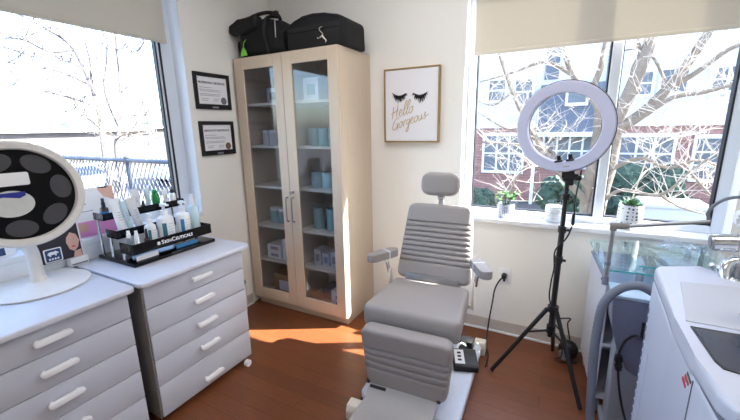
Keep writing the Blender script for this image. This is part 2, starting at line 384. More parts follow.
# ================================================================== OUTSIDE
GZ = -1.2
g = MB().box(-80, 60, 2.95, 70, GZ-.2, GZ).box(-80, XL-.3, -40, 2.95, GZ-.2, GZ)
struct('ground', g, 'ground', smooth=0)
struct('trim_6', MB().box(-60, -8, -30, 40, GZ, GZ+.01), 'asphalt', smooth=0)   # parking lot paving
# ---- facade across the lawn
BY = 14.0
bl = thing('apartment_building', 'brick and white sided building with many windows beyond the birch tree', 'building', (1.0, BY, GZ))
build('brick_wall', MB().box(-14, 14, BY, BY+8, GZ, 1.46), 'brick', bl, smooth=0)
build('upper_wall', MB().box(-14, 14, BY, BY+8, 1.46, 7.6), 'siding', bl, smooth=0)
build('roof', MB().box(-14.3, 14.3, BY-.3, BY+8.2, 7.6, 7.8), 'wtrim', bl, smooth=0)
build('trim_band', MB().box(-14, 14, BY-.05, BY, 1.40, 1.52), 'wtrim', bl, smooth=0)
build('bay_wall', MB().box(-.86, .98, BY-.35, BY, 1.2, 2.75), 'slate', bl, smooth=0)
for (a, b, c, d) in ((-.78, -.36, 2.86, 5.4), (.92, 1.32, 2.7, 5.6), (-.78, -.36, 2.86, 4)): pass
build('corner_panel', MB().box(-.80, -.38, BY-.06, BY, 2.95, 5.2), 'slate', bl, smooth=0)
build('corner_panel', MB().box(.95, 1.30, BY-.06, BY, 2.75, 5.2), 'slate', bl, smooth=0)
def fwin(x0, x1, z0, z1, nx, nz, yf=BY):
    fr = MB(); e = .07
    fr.box(x0-e, x1+e, yf-.07, yf, z1, z1+e*1.6).box(x0-e, x1+e, yf-.09, yf, z0-e*1.3, z0).box(x0-e, x0, yf-.07, yf, z0, z1).box(x1, x1+e, yf-.07, yf, z0, z1)
    for i in range(1, nx): fr.box(x0+(x1-x0)*i/nx-.03, x0+(x1-x0)*i/nx+.03, yf-.055, yf-.01, z0, z1)
    for i in range(1, nz): fr.box(x0, x1, yf-.05, yf-.01, z0+(z1-z0)*i/nz-.025, z0+(z1-z0)*i/nz+.025)
    o = build('window', fr, 'wtrim', bl, smooth=0)
    build('pane', MB().box(x0, x1, yf-.03, yf-.02, z0, z1), 'wpane', o, smooth=0)
for args in ((-2.56, -2.02, 2.36, 3.03, 1, 2), (-1.68, -1.15, 2.2, 3.0, 1, 2), (1.74, 2.12, 2.33, 2.97, 1, 2), (2.34, 2.94, 2.36, 2.98, 2, 1), (3.5, 4.15, 2.32, 2.95, 2, 2), (5.0, 5.7, 2.3, 3.0, 2, 2), (-3.9, -3.3, 2.3, 3.0, 1, 2),
             (-2.62, -1.32, -.12, 1.12, 3, 2), (1.52, 2.86, .05, 1.06, 3, 2), (3.40, 4.5, -.15, 1.02, 2, 3), (5.4, 6.6, -.1, 1.05, 3, 2), (-4.6, -3.3, -.1, 1.1, 3, 2)): fwin(*args)
fwin(-.62, .88, .12, 1.12, 4, 2, BY-.02)
fwin(-.05, .45, 2.15, 2.55, 1, 1, BY-.35)
build('porch_beam', MB().box(-.95, 1.05, BY-.5, BY-.3, 1.1, 1.24).box(-.95, -.85, BY-.48, BY-.38, GZ, 1.1).box(.95, 1.05, BY-.48, BY-.38, GZ, 1.1), 'wtrim', bl, smooth=0)

# ---- shrubs (each a lumpy crown of leaf tufts)
def shrub(label, c, sx, sy, h, seed, mat='hedge'):
    r = random.Random(seed); m = MB()
    for i in range(26):
        a = r.uniform(0, 2*PI); q = r.uniform(0, 1)**.5; zz = r.uniform(.15, .85)
        k = math.sqrt(max(.05, 1-(2*zz-1)**2*.8))
        p = (c[0]+sx*q*k*math.cos(a)*.75, c[1]+sy*q*k*math.sin(a)*.75, c[2]+h*zz)
        s = r.uniform(.22, .36)*min(sx, h*.6)
        b = bmesh.new(); bmesh.ops.create_icosphere(b, subdivisions=3, radius=s)
        for v in b.verts: v.co = v.co*(1+r.uniform(-.2, .2))+V(p)
        m._add(b)
    t = thing('garden_shrub', label, 'shrub', c, 0, 'shrubs by the brick building')
    build('foliage', m, mat, t, smooth=0)
    build('stem', MB().cyl((c[0], c[1], c[2]), (c[0], c[1], c[2]+h*.4), .04, .03, 8), 'bark', t)
shrub('dark green shrub seen right below the ring light', (.15, 9.6, GZ), .75, .5, 1.7, 3)
shrub('broad dark green shrub below the brick wall right of the window mullion', (1.85, 11.2, GZ), 1.1, .6, 1.8, 5)
shrub('low grey green shrub at the left edge of the back window', (-2.1, 10.6, GZ), .6, .5, .9, 8)
shrub('green shrub behind the black window edge at far right', (3.75, 9.6, GZ), .6, .5, 1.2, 13)
one('utility_box', MB().box(1.55, 2.55, 9.0, 9.8, GZ, -.18, .03, 2).box(1.5, 2.6, 8.95, 9.85, -.18, -.10, .02, 2), 'conc', 'pale concrete utility block on the ground outside the back window', 'utility box', (2.05, 9.4, GZ))

# ---- bare trees
def limb(mb, pts, r0, r1, n=7):
    P_ = spline(pts, 4); k = len(P_); mb.tube(P_, [r0+(r1-r0)*i/(k-1) for i in range(k)], n); return P_
def twigs(mb, P_, r, L, cnt, rn, depth=2, rad=.01, up=.25):
    for i in range(cnt):
        p = P_[rn.randrange(len(P_)//4, len(P_))]
        d = V((rn.uniform(-1, 1), rn.uniform(-.7, .7), rn.uniform(-.35, 1)+up)).normalized()
        l = L*rn.uniform(.5, 1.15); pts = [p]; q = p.copy()
        for j in range(4):
            d = (d+V((rn.uniform(-.35, .35), rn.uniform(-.35, .35), rn.uniform(-.25, .3)))).normalized(); q = q+d*l/4; pts.append(q)
        mb.tube(pts, [rad*(1-.2*j) for j in range(5)], 4)
        if depth > 1: twigs(mb, pts, r, L*.5, rn.randint(2, 4), rn, depth-1, rad*.6, up)
TY = 6.0
tr = thing('bare_tree', 'pale barked leafless tree spreading across the back window', 'tree', (.45, TY, GZ))
def A(px, py, dy=0): return at(px, py, y=TY+dy)
rn = random.Random(4); trunk = MB(); br = MB()
b0 = V((.42, TY, GZ))
Ls = []
Ls.append(limb(trunk, [b0, A(598, 205), A(609, 165), A(617, 120), A(630, 92), A(645, 55), A(664, 5, .2), A(690, -60, .3)], .115, .06, 10))
Ls.append(limb(trunk, [b0+V((.02, .1, 0)), A(588, 200, .15), A(597, 150, .2), A(600, 110, .3), A(590, 95, .4), A(573, 75, .5), A(560, 40, .5)], .12, .03, 10))
for pts, r0, r1 in (([A(612, 132), A(640, 115), A(668, 88), A(690, 60), A(712, 26), A(730, -10)], .085, .04),
    ([A(650, 104), A(672, 88), A(700, 70), A(728, 50), A(750, 42)], .045, .02), ([A(616, 128, -.2), A(640, 118, -.2), A(672, 98, -.3), A(705, 92, -.3), A(742, 82, -.3)], .04, .02),
    ([A(610, 170, -.1), A(640, 158, -.3), A(668, 168, -.4), A(700, 160, -.4), A(735, 175, -.4)], .03, .012),
    ([A(604, 200, -.1), A(622, 190, -.3), A(660, 195, -.5), A(690, 172, -.6), A(720, 150, -.6)], .028, .012),
    ([A(594, 190, .1), A(570, 172, .1), A(548, 150, .1), A(520, 145, .2), A(482, 142, .2)], .05, .02),
    ([A(590, 205, .1), A(556, 168, 0), A(530, 128, 0), A(512, 90, .1), A(498, 48, .1), A(490, 10, .1)], .06, .02),
    ([A(573, 75, .5), A(545, 62, .4), A(515, 72, .4), A(480, 82, .4)], .035, .012), ([A(588, 96, .4), A(600, 70, .3), A(606, 40, .3), A(618, 0, .3)], .05, .02),
    ([A(548, 150, .1), A(530, 162, .1), A(515, 180, .1), A(506, 200, .1)], .022, .01), ([A(532, 130, 0), A(505, 128, 0), A(478, 112, 0)], .025, .01),
    ([A(640, 92, 0), A(632, 72, 0), A(640, 52, 0), A(634, 30, 0)], .03, .015), ([A(512, 92, .1), A(494, 105, .1), A(476, 100, .1)], .02, .008),
    ([A(668, 88), A(655, 60), A(640, 48), A(610, 55)], .022, .008), ([A(690, 172, -.6), A(706, 190, -.6), A(720, 205, -.6)], .02, .008), ([A(660, 195, -.5), A(680, 207, -.5), A(704, 214, -.5)], .02, .008)):
    P_ = limb(br, pts, r0, r1, 6); Ls.append(P_)
build('trunk', trunk, 'bark', tr)
build('branches', br, 'bark', tr)
tw = MB()
for a_, b_, c_ in (((478, 62), (520, 52), (560, 70)), ((484, 118), (520, 112), (552, 92)), ((520, 88), (548, 60), (580, 48)), ((600, 70), (570, 60), (540, 48)), ((640, 108), (690, 118), (738, 108)), ((655, 80), (700, 98), (736, 96)), ((670, 92), (690, 62), (735, 44)),
                   ((480, 150), (520, 132), (560, 140)), ((500, 200), (520, 172), (548, 165)), ((478, 128), (505, 158), (530, 168)), ((640, 160), (668, 140), (706, 132)), ((632, 200), (652, 150), (690, 110))):
    Ls.append(limb(tw, [A(*a_, rn.uniform(-.5, .4)), A(*b_, rn.uniform(-.4, .3)), A(*c_, rn.uniform(-.4, .3))], .011, .006, 4))
for P_ in Ls[2:]: twigs(tw, P_, 0, .8, 11, rn, 2, .0068)
for P_ in Ls[:2]: twigs(tw, P_[8:], 0, .7, 8, rn, 2, .011)
build('twigs', tw, 'twig', tr, kind='stuff')

TX = -9.0
tl = thing('bare_tree', 'slender grey leafless tree seen through the left window beyond the fence', 'tree', (TX, 4.6, GZ))
def B(px, py, dx=0): return at(px, py, x=TX+dx)
trunk = MB(); br = MB(); Ls = []
Ls.append(limb(trunk, [V((TX, 4.45, GZ)), B(105, 157), B(101, 125), B(96, 100), B(84, 70), B(70, 45), B(45, 28), B(10, 10)], .055, .015, 7))
Ls.append(limb(trunk, [V((TX, 4.7, GZ)), B(117, 157), B(119, 130), B(121, 105), B(118, 60), B(114, 20), B(112, -20)], .05, .015, 7))
for pts in ([B(100, 120), B(92, 90), B(90, 60), B(82, 30), B(78, 0)], [B(120, 128), B(110, 108), B(104, 85), B(108, 50), B(104, 10)], [B(120, 127), B(130, 118), B(145, 112), B(158, 113)], [B(118, 142), B(132, 136), B(150, 133), B(162, 136)],
            [B(90, 85), B(60, 72), B(30, 66), B(2, 62)], [B(72, 50), B(50, 52), B(24, 40), B(0, 38)], [B(100, 128), B(88, 118), B(70, 112), B(50, 112)], [B(119, 75), B(135, 55), B(146, 40), B(155, 20)], [B(84, 70), B(70, 62), B(40, 58), B(12, 50)],
            [B(98, 108), B(72, 98), B(44, 92), B(20, 92)]):
    Ls.append(limb(br, pts, .030, .012, 5))
build('trunk', trunk, 'barkg', tl); build('branches', br, 'barkg', tl)
tw = MB()
for P_ in Ls: twigs(tw, P_, 0, 1.1, 11, rn, 2, .013)
build('twigs', tw, 'barkg', tl, kind='stuff')

# ---- chain link fence running away from the left window
FY = 3.03; FZ = 1.1
fe = thing('chain_link_fence', 'galvanised chain link fence with a top rail outside the left window', 'fence', (-9, FY, GZ))
build('top_rail', MB().cyl((-16, FY, FZ), (-3.2, FY, FZ), .030, n=10), 'galv', fe)
m = MB(); p = .095; x = -16-(FZ-GZ)
def wire(xa, za, xb, zb, off):
    m.tube([(xa, FY+off, za), (xb, FY+off, zb)], .0062, 3)
hh = .95
while x < -3.2:
    for sg in (1, -1):
        xa, xb = (x, x+hh*.62) if sg == 1 else (x+hh*.62, x)
        if xa > -16 and xb < -3.2 and xa < -3.2 and xb > -16: wire(xa, FZ+.045-hh, xb, FZ+.045, -.006*sg)
    x += p
build('wire_mesh', m, 'galv', fe, smooth=0, kind='stuff')
for x in (-15.5, -13.0, -10.5, -8.0, -5.6, -3.3): build('post', MB().cyl((x, FY, GZ), (x, FY, FZ+.03), .034, n=10).ball((x, FY, FZ+.04), .04, 2), 'galv', fe)
# ---- far side of the parking lot
def low_building(label, y0, y1, x, zt, nw, seed):
    t = thing('distant_building', label, 'building', (x-3, (y0+y1)/2, GZ), 0, 'distant buildings across the parking lot')
    build('wall', MB().box(x-6, x, y0, y1, GZ, zt), 'farwall', t, smooth=0)
    build('roof', MB().box(x-6.2, x+.25, y0-.25, y1+.25, zt, zt+.18), 'wtrim', t, smooth=0)
    for i in range(nw):
        c = y0+(y1-y0)*(i+.5)/nw; h = (y1-y0)/nw*.3
        o = build('window', MB().box(x, x+.05, c-h-.08, c+h+.08, GZ+.9, zt-.45), 'wtrim', t, smooth=0)
        build('pane', MB().box(x+.05, x+.06, c-h, c+h, GZ+1, zt-.55), 'wpane', o, smooth=0)
low_building('low white building left of the grey tree across the parking lot', 6.0, 14.6, -24, 1.55, 4, 1)
low_building('low white building right of the grey tree across the parking lot', 15.6, 27, -27, 1.75, 6, 2)
m = MB(); rr = random.Random(3)
for i in range(40):
    y = -20+i*2; m.ball((-70, y, GZ+1.2), 3.2*rr.uniform(.7, 1.1), 2, (1, 1.6, 1.15))
tag(build('tree_line', m, 'hill', smooth=0, kind='stuff'), 'hazy grey band of trees on the horizon', 'trees')
def car(label, mat, x, y, rz):
    t = thing('parked_car', label, 'car', (x, y, GZ), rz, 'parked cars')
    prof = [(-2.1, .35), (-2.15, .75), (-1.3, .92), (-.75, 1.38), (.75, 1.42), (1.45, .95), (2.1, .85), (2.15, .35)]
    build('body', MB().prism(prof, -.85, .85, 'y', .08, 2), mat, t, world=False)
    build('windows', MB().prism([(-1.15, .95), (-.68, 1.32), (.68, 1.34), (1.25, .97)], -.87, .87, 'y'), 'cargl', t, world=False)
    for sx in (-1.3, 1.3):
        for sy in (-.86, .86): build('wheel', MB().cyl((sx, sy-.09, .33), (sx, sy+.09, .33), .33, n=16), 'tyre', t, world=False)
car('silver car parked left of the twin tree trunks', 'cars', -18.5, 7.4, PI/2+.1)
car('white car parked right of the twin tree trunks', 'carw', -18, 13.2, PI/2)
car('white car parked behind the vanity mirror', 'carw', -17.5, 1.2, PI/2)
# ================================================================== WHITE DRAWER UNITS
FXc = -1.73                                        # drawer front plane
def drawer_unit(label, ya, yb, ta, tb, top_name='worktop'):
    t = thing('drawer_unit', label, 'drawer unit', (-2.0, (ya+yb)/2, 0), 0, 'white drawer units under the left window')
    build('carcass', MB().box(XL+.008, FXc-.022, ya, yb, .03, .775, .003, 1), 'lam', t, smooth=0)
    build('plinth', MB().box(XL+.05, FXc-.07, ya+.02, yb-.02, 0, .03), 'black', t, smooth=0)
    tp = MB().prism([(XL+.008, ta), (-1.73, ta), (-1.708, ta+.008), (-1.70, ta+.03), (-1.70, tb-.03), (-1.708, tb-.008), (-1.73, tb), (XL+.008, tb)], .775, .800, 'z', .006, 3)
    build('worktop', tp, 'lamtop', t)
    zs = [.772, .648, .507, .364, .217, .034]
    for z1, z0 in zip(zs, zs[1:]):
        d = build('drawer', MB().box(FXc-.022, FXc, ya+.004, yb-.004, z0+.004, z1, .003, 2), 'lam', t)
        c = (ya+yb)/2; zh = z1-.062 if z1 < .77 else .718
        if z0 < .04: zh = .098+.0
        h = MB().prism([(y*.0635, z*.0125) for y, z in [(math.copysign(1, math.cos(a))*.8+.2*math.cos(a), math.sin(a)) for a in [PI/2-.001-k*PI/8 for k in range(9)]+[-PI/2-.001-k*PI/8 for k in range(9)]]], FXc+.016, FXc+.034, 'x', .004, 2, T((0, c, zh)))
        for s in (-.045, .045): h.cyl((FXc, c+s, zh), (FXc+.02, c+s, zh), .007, n=10)
        build('handle', h, 'handle', d)
    return t
du = drawer_unit('white five drawer unit carrying the black skincare display', .905, 1.525, .885, 1.57)
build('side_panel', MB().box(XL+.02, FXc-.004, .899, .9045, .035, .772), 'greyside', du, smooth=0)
build('caster_or_glint', MB().cyl((-1.712, 1.455, .022), (-1.688, 1.455, .022), .022, n=16), 'handle', du)  # white disc standing in for a blurry sun glint on the floor
drawer_unit('white five drawer unit under the round vanity mirror', .24, .842, .215, .868)

# ---- waste bin between drawers and cabinet
wb = thing('waste_bin', 'pale waste bin standing between the drawer unit and the tall cabinet', 'bin', (-2.13, 1.745, 0))
build('body', MB().lathe([(0, .004), (.085, .004), (.088, .012), (.112, .365), (.108, .365), (.085, .02), (0, .02)], (-2.13, 1.745, 0), 28), 'bin', wb)
build('rim', MB().tube([(-2.13+.113*math.cos(a), 1.745+.113*math.sin(a), .366) for a in [2*PI*k/28 for k in range(28)]], .006, 8, close=True), 'bin', wb)

# ================================================================== VANITY MIRROR
mc = V((-2.0, .632, 1.252)); mt = thing('vanity_mirror', 'round white rimmed vanity mirror with black face and grey oval lenses', 'mirror', (-2.13, .67, .8))
bz = .8
build('base', MB().lathe([(0, 0), (.188, 0), (.195, .004), (.195, .009), (.185, .014), (.05, .02), (.034, .03), (.03, .05), (0, .05)], (-2.13, .67, bz), 48), 'mring', mt)
build('stem', MB().tube(spline([(-2.13, .67, bz+.04), (-2.13, .67, .96), (-2.125, .652, 1.03), (-2.075, .645, 1.09)], 6), [.03, .028]+[.026]*17, 16), 'mring', mt)
nrm = V((1, -.16, .06)).normalized(); ey = V((0, 0, 1)).cross(nrm).normalized(); ez = nrm.cross(ey)
MM = frameM(mc, ey, ez, nrm)          # local: x along the counter, y up, z out of the mirror
RO = .222
build('rim', MB().lathe([(RO-.034, .006), (RO-.028, .016), (RO-.008, .018), (RO, .010), (RO, -.012), (RO-.01, -.022), (.03, -.03), (0, -.03), (0, -.02), (RO-.034, -.014), (RO-.034, .006)], (0, 0, 0), 72, mx=MM), 'mring', mt)
face = build('face', MB().lathe([(0, -.012), (RO-.0345, -.012), (RO-.0345, -.004), (0, -.004)], (0, 0, 0), 72, mx=MM), 'mface', mt)
def oval(cx, cy, a, rx, ry, z0=-.004, z1=-.001):
    pts = [(cx+rx*math.cos(q)*math.cos(a)-ry*math.sin(q)*math.sin(a), cy+rx*math.cos(q)*math.sin(a)+ry*math.sin(q)*math.cos(a)) for q in [2*PI*k/32 for k in range(32)]]
    return MB().prism(pts, z0, z1, 'z', mx=MM)
for k in range(7):
    a = PI/2-.55-k*2*PI/7+.0
    build('lens', oval(.143*math.cos(a), .143*math.sin(a), a+PI/2, .052, .036), 'greyov', mt)
build('centre_glass', oval(-.028, -.035, 0, .072, .055), 'pale', mt)
build('blue_band', MB().prism([(-.10, .012), (-.10, -.012), (-.05, -.004), (.0, -.014), (.02, -.004), (.02, .012)], -.002, .001, 'z', mx=MM), 'cobalt', mt)
build('painted_window_view', MB().prism(rrect(.065, .027, .008, 4), -.004, .0015, 'z', .001, 1, MM @ T((-.022, .066, 0))), 'white', mt)  # flat white panel painting the bright window view on the mirror face

# ================================================================== SKINCARE DISPLAY
D0, D1 = 1.0, 1.505
dt = thing('display_stand', 'tiered black acrylic skincare display stand on the right drawer unit', 'display stand', (-2.1, 1.245, .8))
build('base', MB().box(-2.29, -1.94, D0, D1, .801, .822, .003, 2), 'gloss', dt)
def tier(x0, x1, z, za, zb, y0=D0+.008, y1=D1-.012, n='tier'):
    o = build(n, MB().box(x0, x1, y0, y1, z-.006, z), 'gloss', dt, smooth=0)
    build('rail', MB().box(x1-.004, x1, y0, y1, za, zb, .001, 1).box(x0, x1-.004, y0, y0+.004, za, zb).box(x0, x1-.004, y1-.004, y1, za, zb), 'gloss', o, smooth=0)
tier(-2.07, -1.95, .870, .864, .922); tier(-2.18, -2.075, .945, .939, .985); tier(-2.285, -2.185, 1.035, 1.029, 1.068)
build('leg', MB().box(-2.06, -2.05, D0+.03, D0+.05, .822, .864), 'steel', dt, smooth=0)
for x, zt in ((-2.06, .864), (-2.17, .939), (-2.275, 1.029)):
    for y in (D0+.02, D1-.045):
        build('post', MB().cyl((x, y, .822), (x, y, zt), .009, n=14), 'chrome', dt)
build('price_card', MB().box(-1.972, -1.968, D0+.03, D0+.15, .824, .850), 'paper', dt, smooth=0)
build('price_card', MB().box(-1.972, -1.968, D0+.26, D0+.40, .824, .846), 'labelb', dt, smooth=0)
# lettering on the front rail
mx0 = D0+.165; lm = MB(); lm.box(-1.950, -1.9492, mx0-.024, mx0-.008, .884, .902)
for s_, sz in (('S', .032), ('KIN', .025), ('C', .032), ('EUTICALS', .025)):
    me, w = text_mesh(s_, sz, .0006)
    lm.merge(me, frameM((-1.9495, mx0, .884), V((0, 1, 0)), V((0, 0, 1)), V((1, 0, 0)))); mx0 += w+.0035
build('lettering', lm, 'paper', dt, smooth=0)
def yat(px, py, X): return at(px, py, x=X).y
def pump(label, px, X, z, r, h, lab, lw=.5):
    r *= 1.13
    y = yat(px, 220, X); t = thing('pump_bottle', label, 'bottle', (X, y, z), 0, 'skincare bottles on the black display')
    c = (X, y, z)
    build('bottle', MB().lathe([(0, 0), (r*.94, 0), (r, .006), (r, h*.56), (r*.93, h*.63), (r*.42, h*.70), (r*.4, h*.74), (0, h*.74)], c, 24), 'bottle', t)
    build('pump_head', MB().lathe([(0, h*.74), (r*.46, h*.74), (r*.46, h*.82), (r*.18, h*.83), (r*.18, h*.92), (r*.4, h*.93), (r*.4, h), (0, h)], c, 16).box(X, X+r*.95, y-r*.2, y+r*.2, z+h*.945, z+h*.985, .002, 1), 'bottle', t)
    a0 = -.95; L = [(1.012*r*math.cos(a), 1.012*r*math.sin(a)) for a in [a0+lw*k/5 for k in range(6)]]
    build('label_stripe', MB().loft([[(X+p[0], y+p[1], z+.012) for p in L]+[(X+p[0]*.97, y+p[1]*.97, z+.012) for p in L[::-1]], [(X+p[0], y+p[1], z+h*.52) for p in L]+[(X+p[0]*.97, y+p[1]*.97, z+h*.52) for p in L[::-1]]]), lab, t, smooth=0)
    w_ = MB()
    for j in range(5):
        for k in range(3):
            aa = .0+k*.28-(.1 if j % 2 else 0); w_.box(r*1.001, r*1.006, -.0035*r/.03, .0035*r/.03, z+h*(.2+.07*j), z+h*(.2+.07*j)+.0022, mx=T((X, y, 0)) @ rot_axis(rz=aa-.1))
    build('fine_print', w_, 'inkl', t, smooth=0)
pump('small white pump bottle with teal stripe at left of the display front row', 149, -2.02, .8705, .026, .185, 'labelt')
pump('largest white pump bottle with teal stripe in the display front row', 165, -2.02, .8705, .040, .225, 'labelt')
pump('white pump bottle with bright blue stripe in the display front row', 183, -2.02, .8705, .036, .22, 'labelb')
def rbottle(name, label, px, X, z, r, h, m, capm, capf=.25, capr=.5, band=None):
    y = yat(px, 215, X); t = thing(name, label, 'bottle', (X, y, z), 0, 'skincare bottles on the black display'); c = (X, y, z); hb = h*(1-capf)
    build('bottle', MB().lathe([(0, 0), (r*.95, 0), (r, .004), (r, hb*.88), (r*.85, hb*.95), (r*capr, hb), (0, hb)], c, 20), m, t)
    build('cap', MB().lathe([(0, hb), (r*capr, hb), (r*capr, hb+h*capf*.5), (r*capr*.8, hb+h*capf*.55), (r*capr*.7, h), (0, h)], c, 16), capm, t)
    if band: build('label', MB().lathe([(r*1.012, hb*.2), (r*1.012, hb*.62), (r*1.001, hb*.62), (r*1.001, hb*.2), (r*1.012, hb*.2)], c, 20), band, t)
    return t
rbottle('cleanser_bottle', 'pale blue bottle with white cap at right end of the display', 193.5, -2.03, .8705, .033, .245, 'pblue', 'bottle', .26, .5)
rbottle('serum_vial', 'tiny clear vial at the left corner of the display front row', 125, -1.985, .8705, .013, .125, 'clear', 'white', .3, .8)
rbottle('serum_vial', 'slim white vial beside the clear vial at the display corner', 133, -1.985, .8705, .013, .115, 'bottle', 'white', .3, .8)
rbottle('dropper_bottle', 'dark amber dropper bottle in front of the small pump bottle', 143.5, -1.985, .8705, .015, .112, 'amber', 'black', .45, .5)
rbottle('dropper_bottle', 'dark dropper bottle with blue label on the upper left tier', 105, -2.235, 1.0355, .020, .11, 'amber', 'black', .45, .5, 'labelb')
rbottle('green_bottle', 'bright green glass bottle on the top tier of the display', 158, -2.235, 1.0355, .022, .115, 'gbot', 'gbot', .2, .7)
rbottle('toner_bottle', 'white capped bottle behind the green bottle at display right', 175, -2.235, 1.0355, .020, .10, 'bottle', 'black', .25, .7)
rbottle('dropper_bottle', 'small black capped bottle left of the tall white tubes on the top tier', 145, -2.215, 1.0355, .014, .06, 'amber', 'black', .4, .6)
def tubep(label, px, X, z, w, h, lean, mat, capm='white', yaw=0):
    y = yat(px, 215, X); t = thing('cream_tube', label, 'tube', (X, y, z), 0, 'skincare tubes on the black display')
    w *= 1.15; m = rot_axis(rx=lean) @ rot_axis(rz=yaw)
    rings = []
    for k in range(9):
        q = k/8; a = w*.36*(1-q)+w*.5*q; bb = w*.36*(1-q)+.0025*q
        rings.append([(bb*math.sin(u), a*math.cos(u), h*(.16+.84*q)) for u in [2*PI*i/20 for i in range(20)]])
    build('tube', MB().loft(rings, m), mat, t, world=False)
    build('cap', MB().cyl((0, 0, 0), (0, 0, h*.16), w*.33, n=18, mx=m), capm, t, world=False)
    pr = MB()
    for j in range(4): pr.box(w*.34, w*.34+.0012, -w*.18, w*.12, h*(.42+.07*j), h*(.42+.07*j)+.003, mx=m)
    build('print', pr, 'inkl', t, world=False, smooth=0)
tubep('white tube leaning left at the left end of the middle tier', 120.5, -2.13, .9455, .050, .205, .10, 'bottle')
tubep('pale blue tube leaning between the two leftmost tubes', 129, -2.115, .9455, .03, .19, .12, 'pblue')
tubep('warm grey tube leaning in the middle of the display', 139, -2.125, .9455, .048, .20, .20, 'tube')
tubep('pale grey tube standing on the top tier behind the leaning tubes', 139, -2.24, 1.0355, .046, .135, .05, 'tube')
tubep('narrow pale tube left of the green bottle', 150.5, -2.235, 1.0355, .03, .13, .03, 'pblue')
tubep('small white tube right of the green bottle', 168, -2.235, 1.0355, .03, .105, .0, 'bottle')

# ================================================================== CARDS ON THE LEFT SILL
def lean_card(name, label, pts, mat, d=.004, cat='brochure', lean=.10, xo=None):
    x = XL-.045 if xo is None else xo; ys = [p[0] for p in pts]; z0 = min(p[1] for p in pts)
    t = thing(name, label, cat, (x, sum(ys)/len(ys), z0), 0, 'leaflets along the left window')
    mxx = T((x, 0, z0)) @ rot_axis(ry=-lean) @ T((-x, 0, -z0))
    build('sheet', MB().prism(pts, x-d/2, x+d/2, 'x', mx=mxx), mat, t, smooth=0)
    def pr(nm, poly, m, k=1): build(nm, MB().prism(poly, x+d/2, x+d/2+.0006*k, 'x', mx=mxx), m, t, smooth=0)
    return pr
SZ = .9185
pr = lean_card('brochure', 'white and pink skincare leaflet with a face photo behind the display', [(.95, SZ), (1.185, SZ), (1.185, 1.19), (.95, 1.19)], 'paper')
pr('photo', [(1.10, 1.19), (1.11, 1.165), (1.13, 1.13), (1.155, 1.12), (1.185, 1.10), (1.185, 1.19)], 'skin'); pr('hair', [(1.10, 1.19), (1.105, 1.185), (1.15, 1.18), (1.165, 1.19)], 'dark', 2)
pr('pink_band', [(.95, SZ), (1.185, SZ), (1.185, 1.005), (.95, 1.005)], 'pink')
pr('lower_photo', [(.965, .95), (1.015, .95), (1.015, .995), (.965, .995)], 'skin', 2)
pr('text_lines', [(.97, 1.10), (1.03, 1.10), (1.03, 1.106), (.97, 1.106)], 'inkl'); pr('text_lines', [(.97, 1.06), (1.06, 1.06), (1.06, 1.064), (.97, 1.064)], 'inkl'); pr('text_lines', [(.96, 1.075), (1.0, 1.075), (1.0, 1.09), (.96, 1.09)], 'ink')
LZ = .8465
def sh(pts): return [(y+.022, z-.072) for y, z in pts]
pr = lean_card('brochure', 'dark leaflet with a close up face standing half behind the vanity mirror', sh([(.72, SZ), (.915, SZ), (.915, 1.12), (.72, 1.12)]), 'dark', lean=.06, xo=XL+.034)
pr('photo', sh([(.845, 1.005), (.855, .965), (.875, .95), (.895, .97), (.905, 1.005), (.895, 1.04), (.87, 1.055), (.85, 1.03)]), 'skin'); pr('neck', sh([(.865, SZ), (.905, SZ), (.905, .955), (.875, .95)]), 'skin'); pr('margin', sh([(.908, SZ), (.915, SZ), (.915, 1.12), (.908, 1.12)]), 'paper')
pr('lips', sh([(.866, .975), (.882, .973), (.88, .980), (.868, .982)]), 'red', 2)
pr = lean_card('leaflet', 'pale leaflet with navy print behind the mirror stem', [(.50, SZ), (.69, SZ), (.69, 1.02), (.50, 1.02)], 'paper')
pr('print', [(.625, SZ+.005), (.65, SZ+.005), (.65, .96), (.625, .96)], 'navy')
# small navy card with a white bear, fixed on the apron below the sill
y, z = .800, .8855
XLb = XL+.031
bc = thing('bear_card', 'small navy card with a white bear emblem standing below the left sill', 'card', (XL+.06, y, z-.036))
build('card', MB().prism(rrect(.038, .036, .006, 3), XLb+.0065, XLb+.010, 'x', mx=T((0, y, z))), 'paper', bc, smooth=0)
build('navy_field', MB().prism(rrect(.033, .031, .005, 3), XLb+.010, XLb+.0106, 'x', mx=T((0, y, z))), 'navy', bc, smooth=0)
bear = [(-.024, .002), (-.02, .013), (-.008, .016), (.002, .014), (.012, .017), (.018, .012), (.024, .008), (.023, .003), (.015, .004), (.014, -.008), (.008, -.008), (.007, -.001), (-.009, -.001), (-.010, -.008), (-.017, -.008), (-.019, -.001)]
build('bear_emblem', MB().prism(bear, XLb+.0106, XLb+.0112, 'x', mx=T((0, y, z+.004))), 'paper', bc, smooth=0)
wm = MB()
for k in range(4): wm.box(XLb+.0106, XLb+.0112, y-.022+k*.012, y-.014+k*.012, z-.024, z-.014)
build('word', wm, 'paper', bc, smooth=0)
lh = thing('leaflet_holder', 'low white leaflet holder on the worktop below the dark leaflet', 'holder', (XL+.038, .90, .8))
build('tray', MB().box(XL+.016, XL+.060, .858, .942, .801, .8455, .003, 2), 'white', lh, smooth=0)
build('slot', MB().box(XL+.0595, XL+.0605, .864, .936, .808, .816), 'gpod', lh, smooth=0)

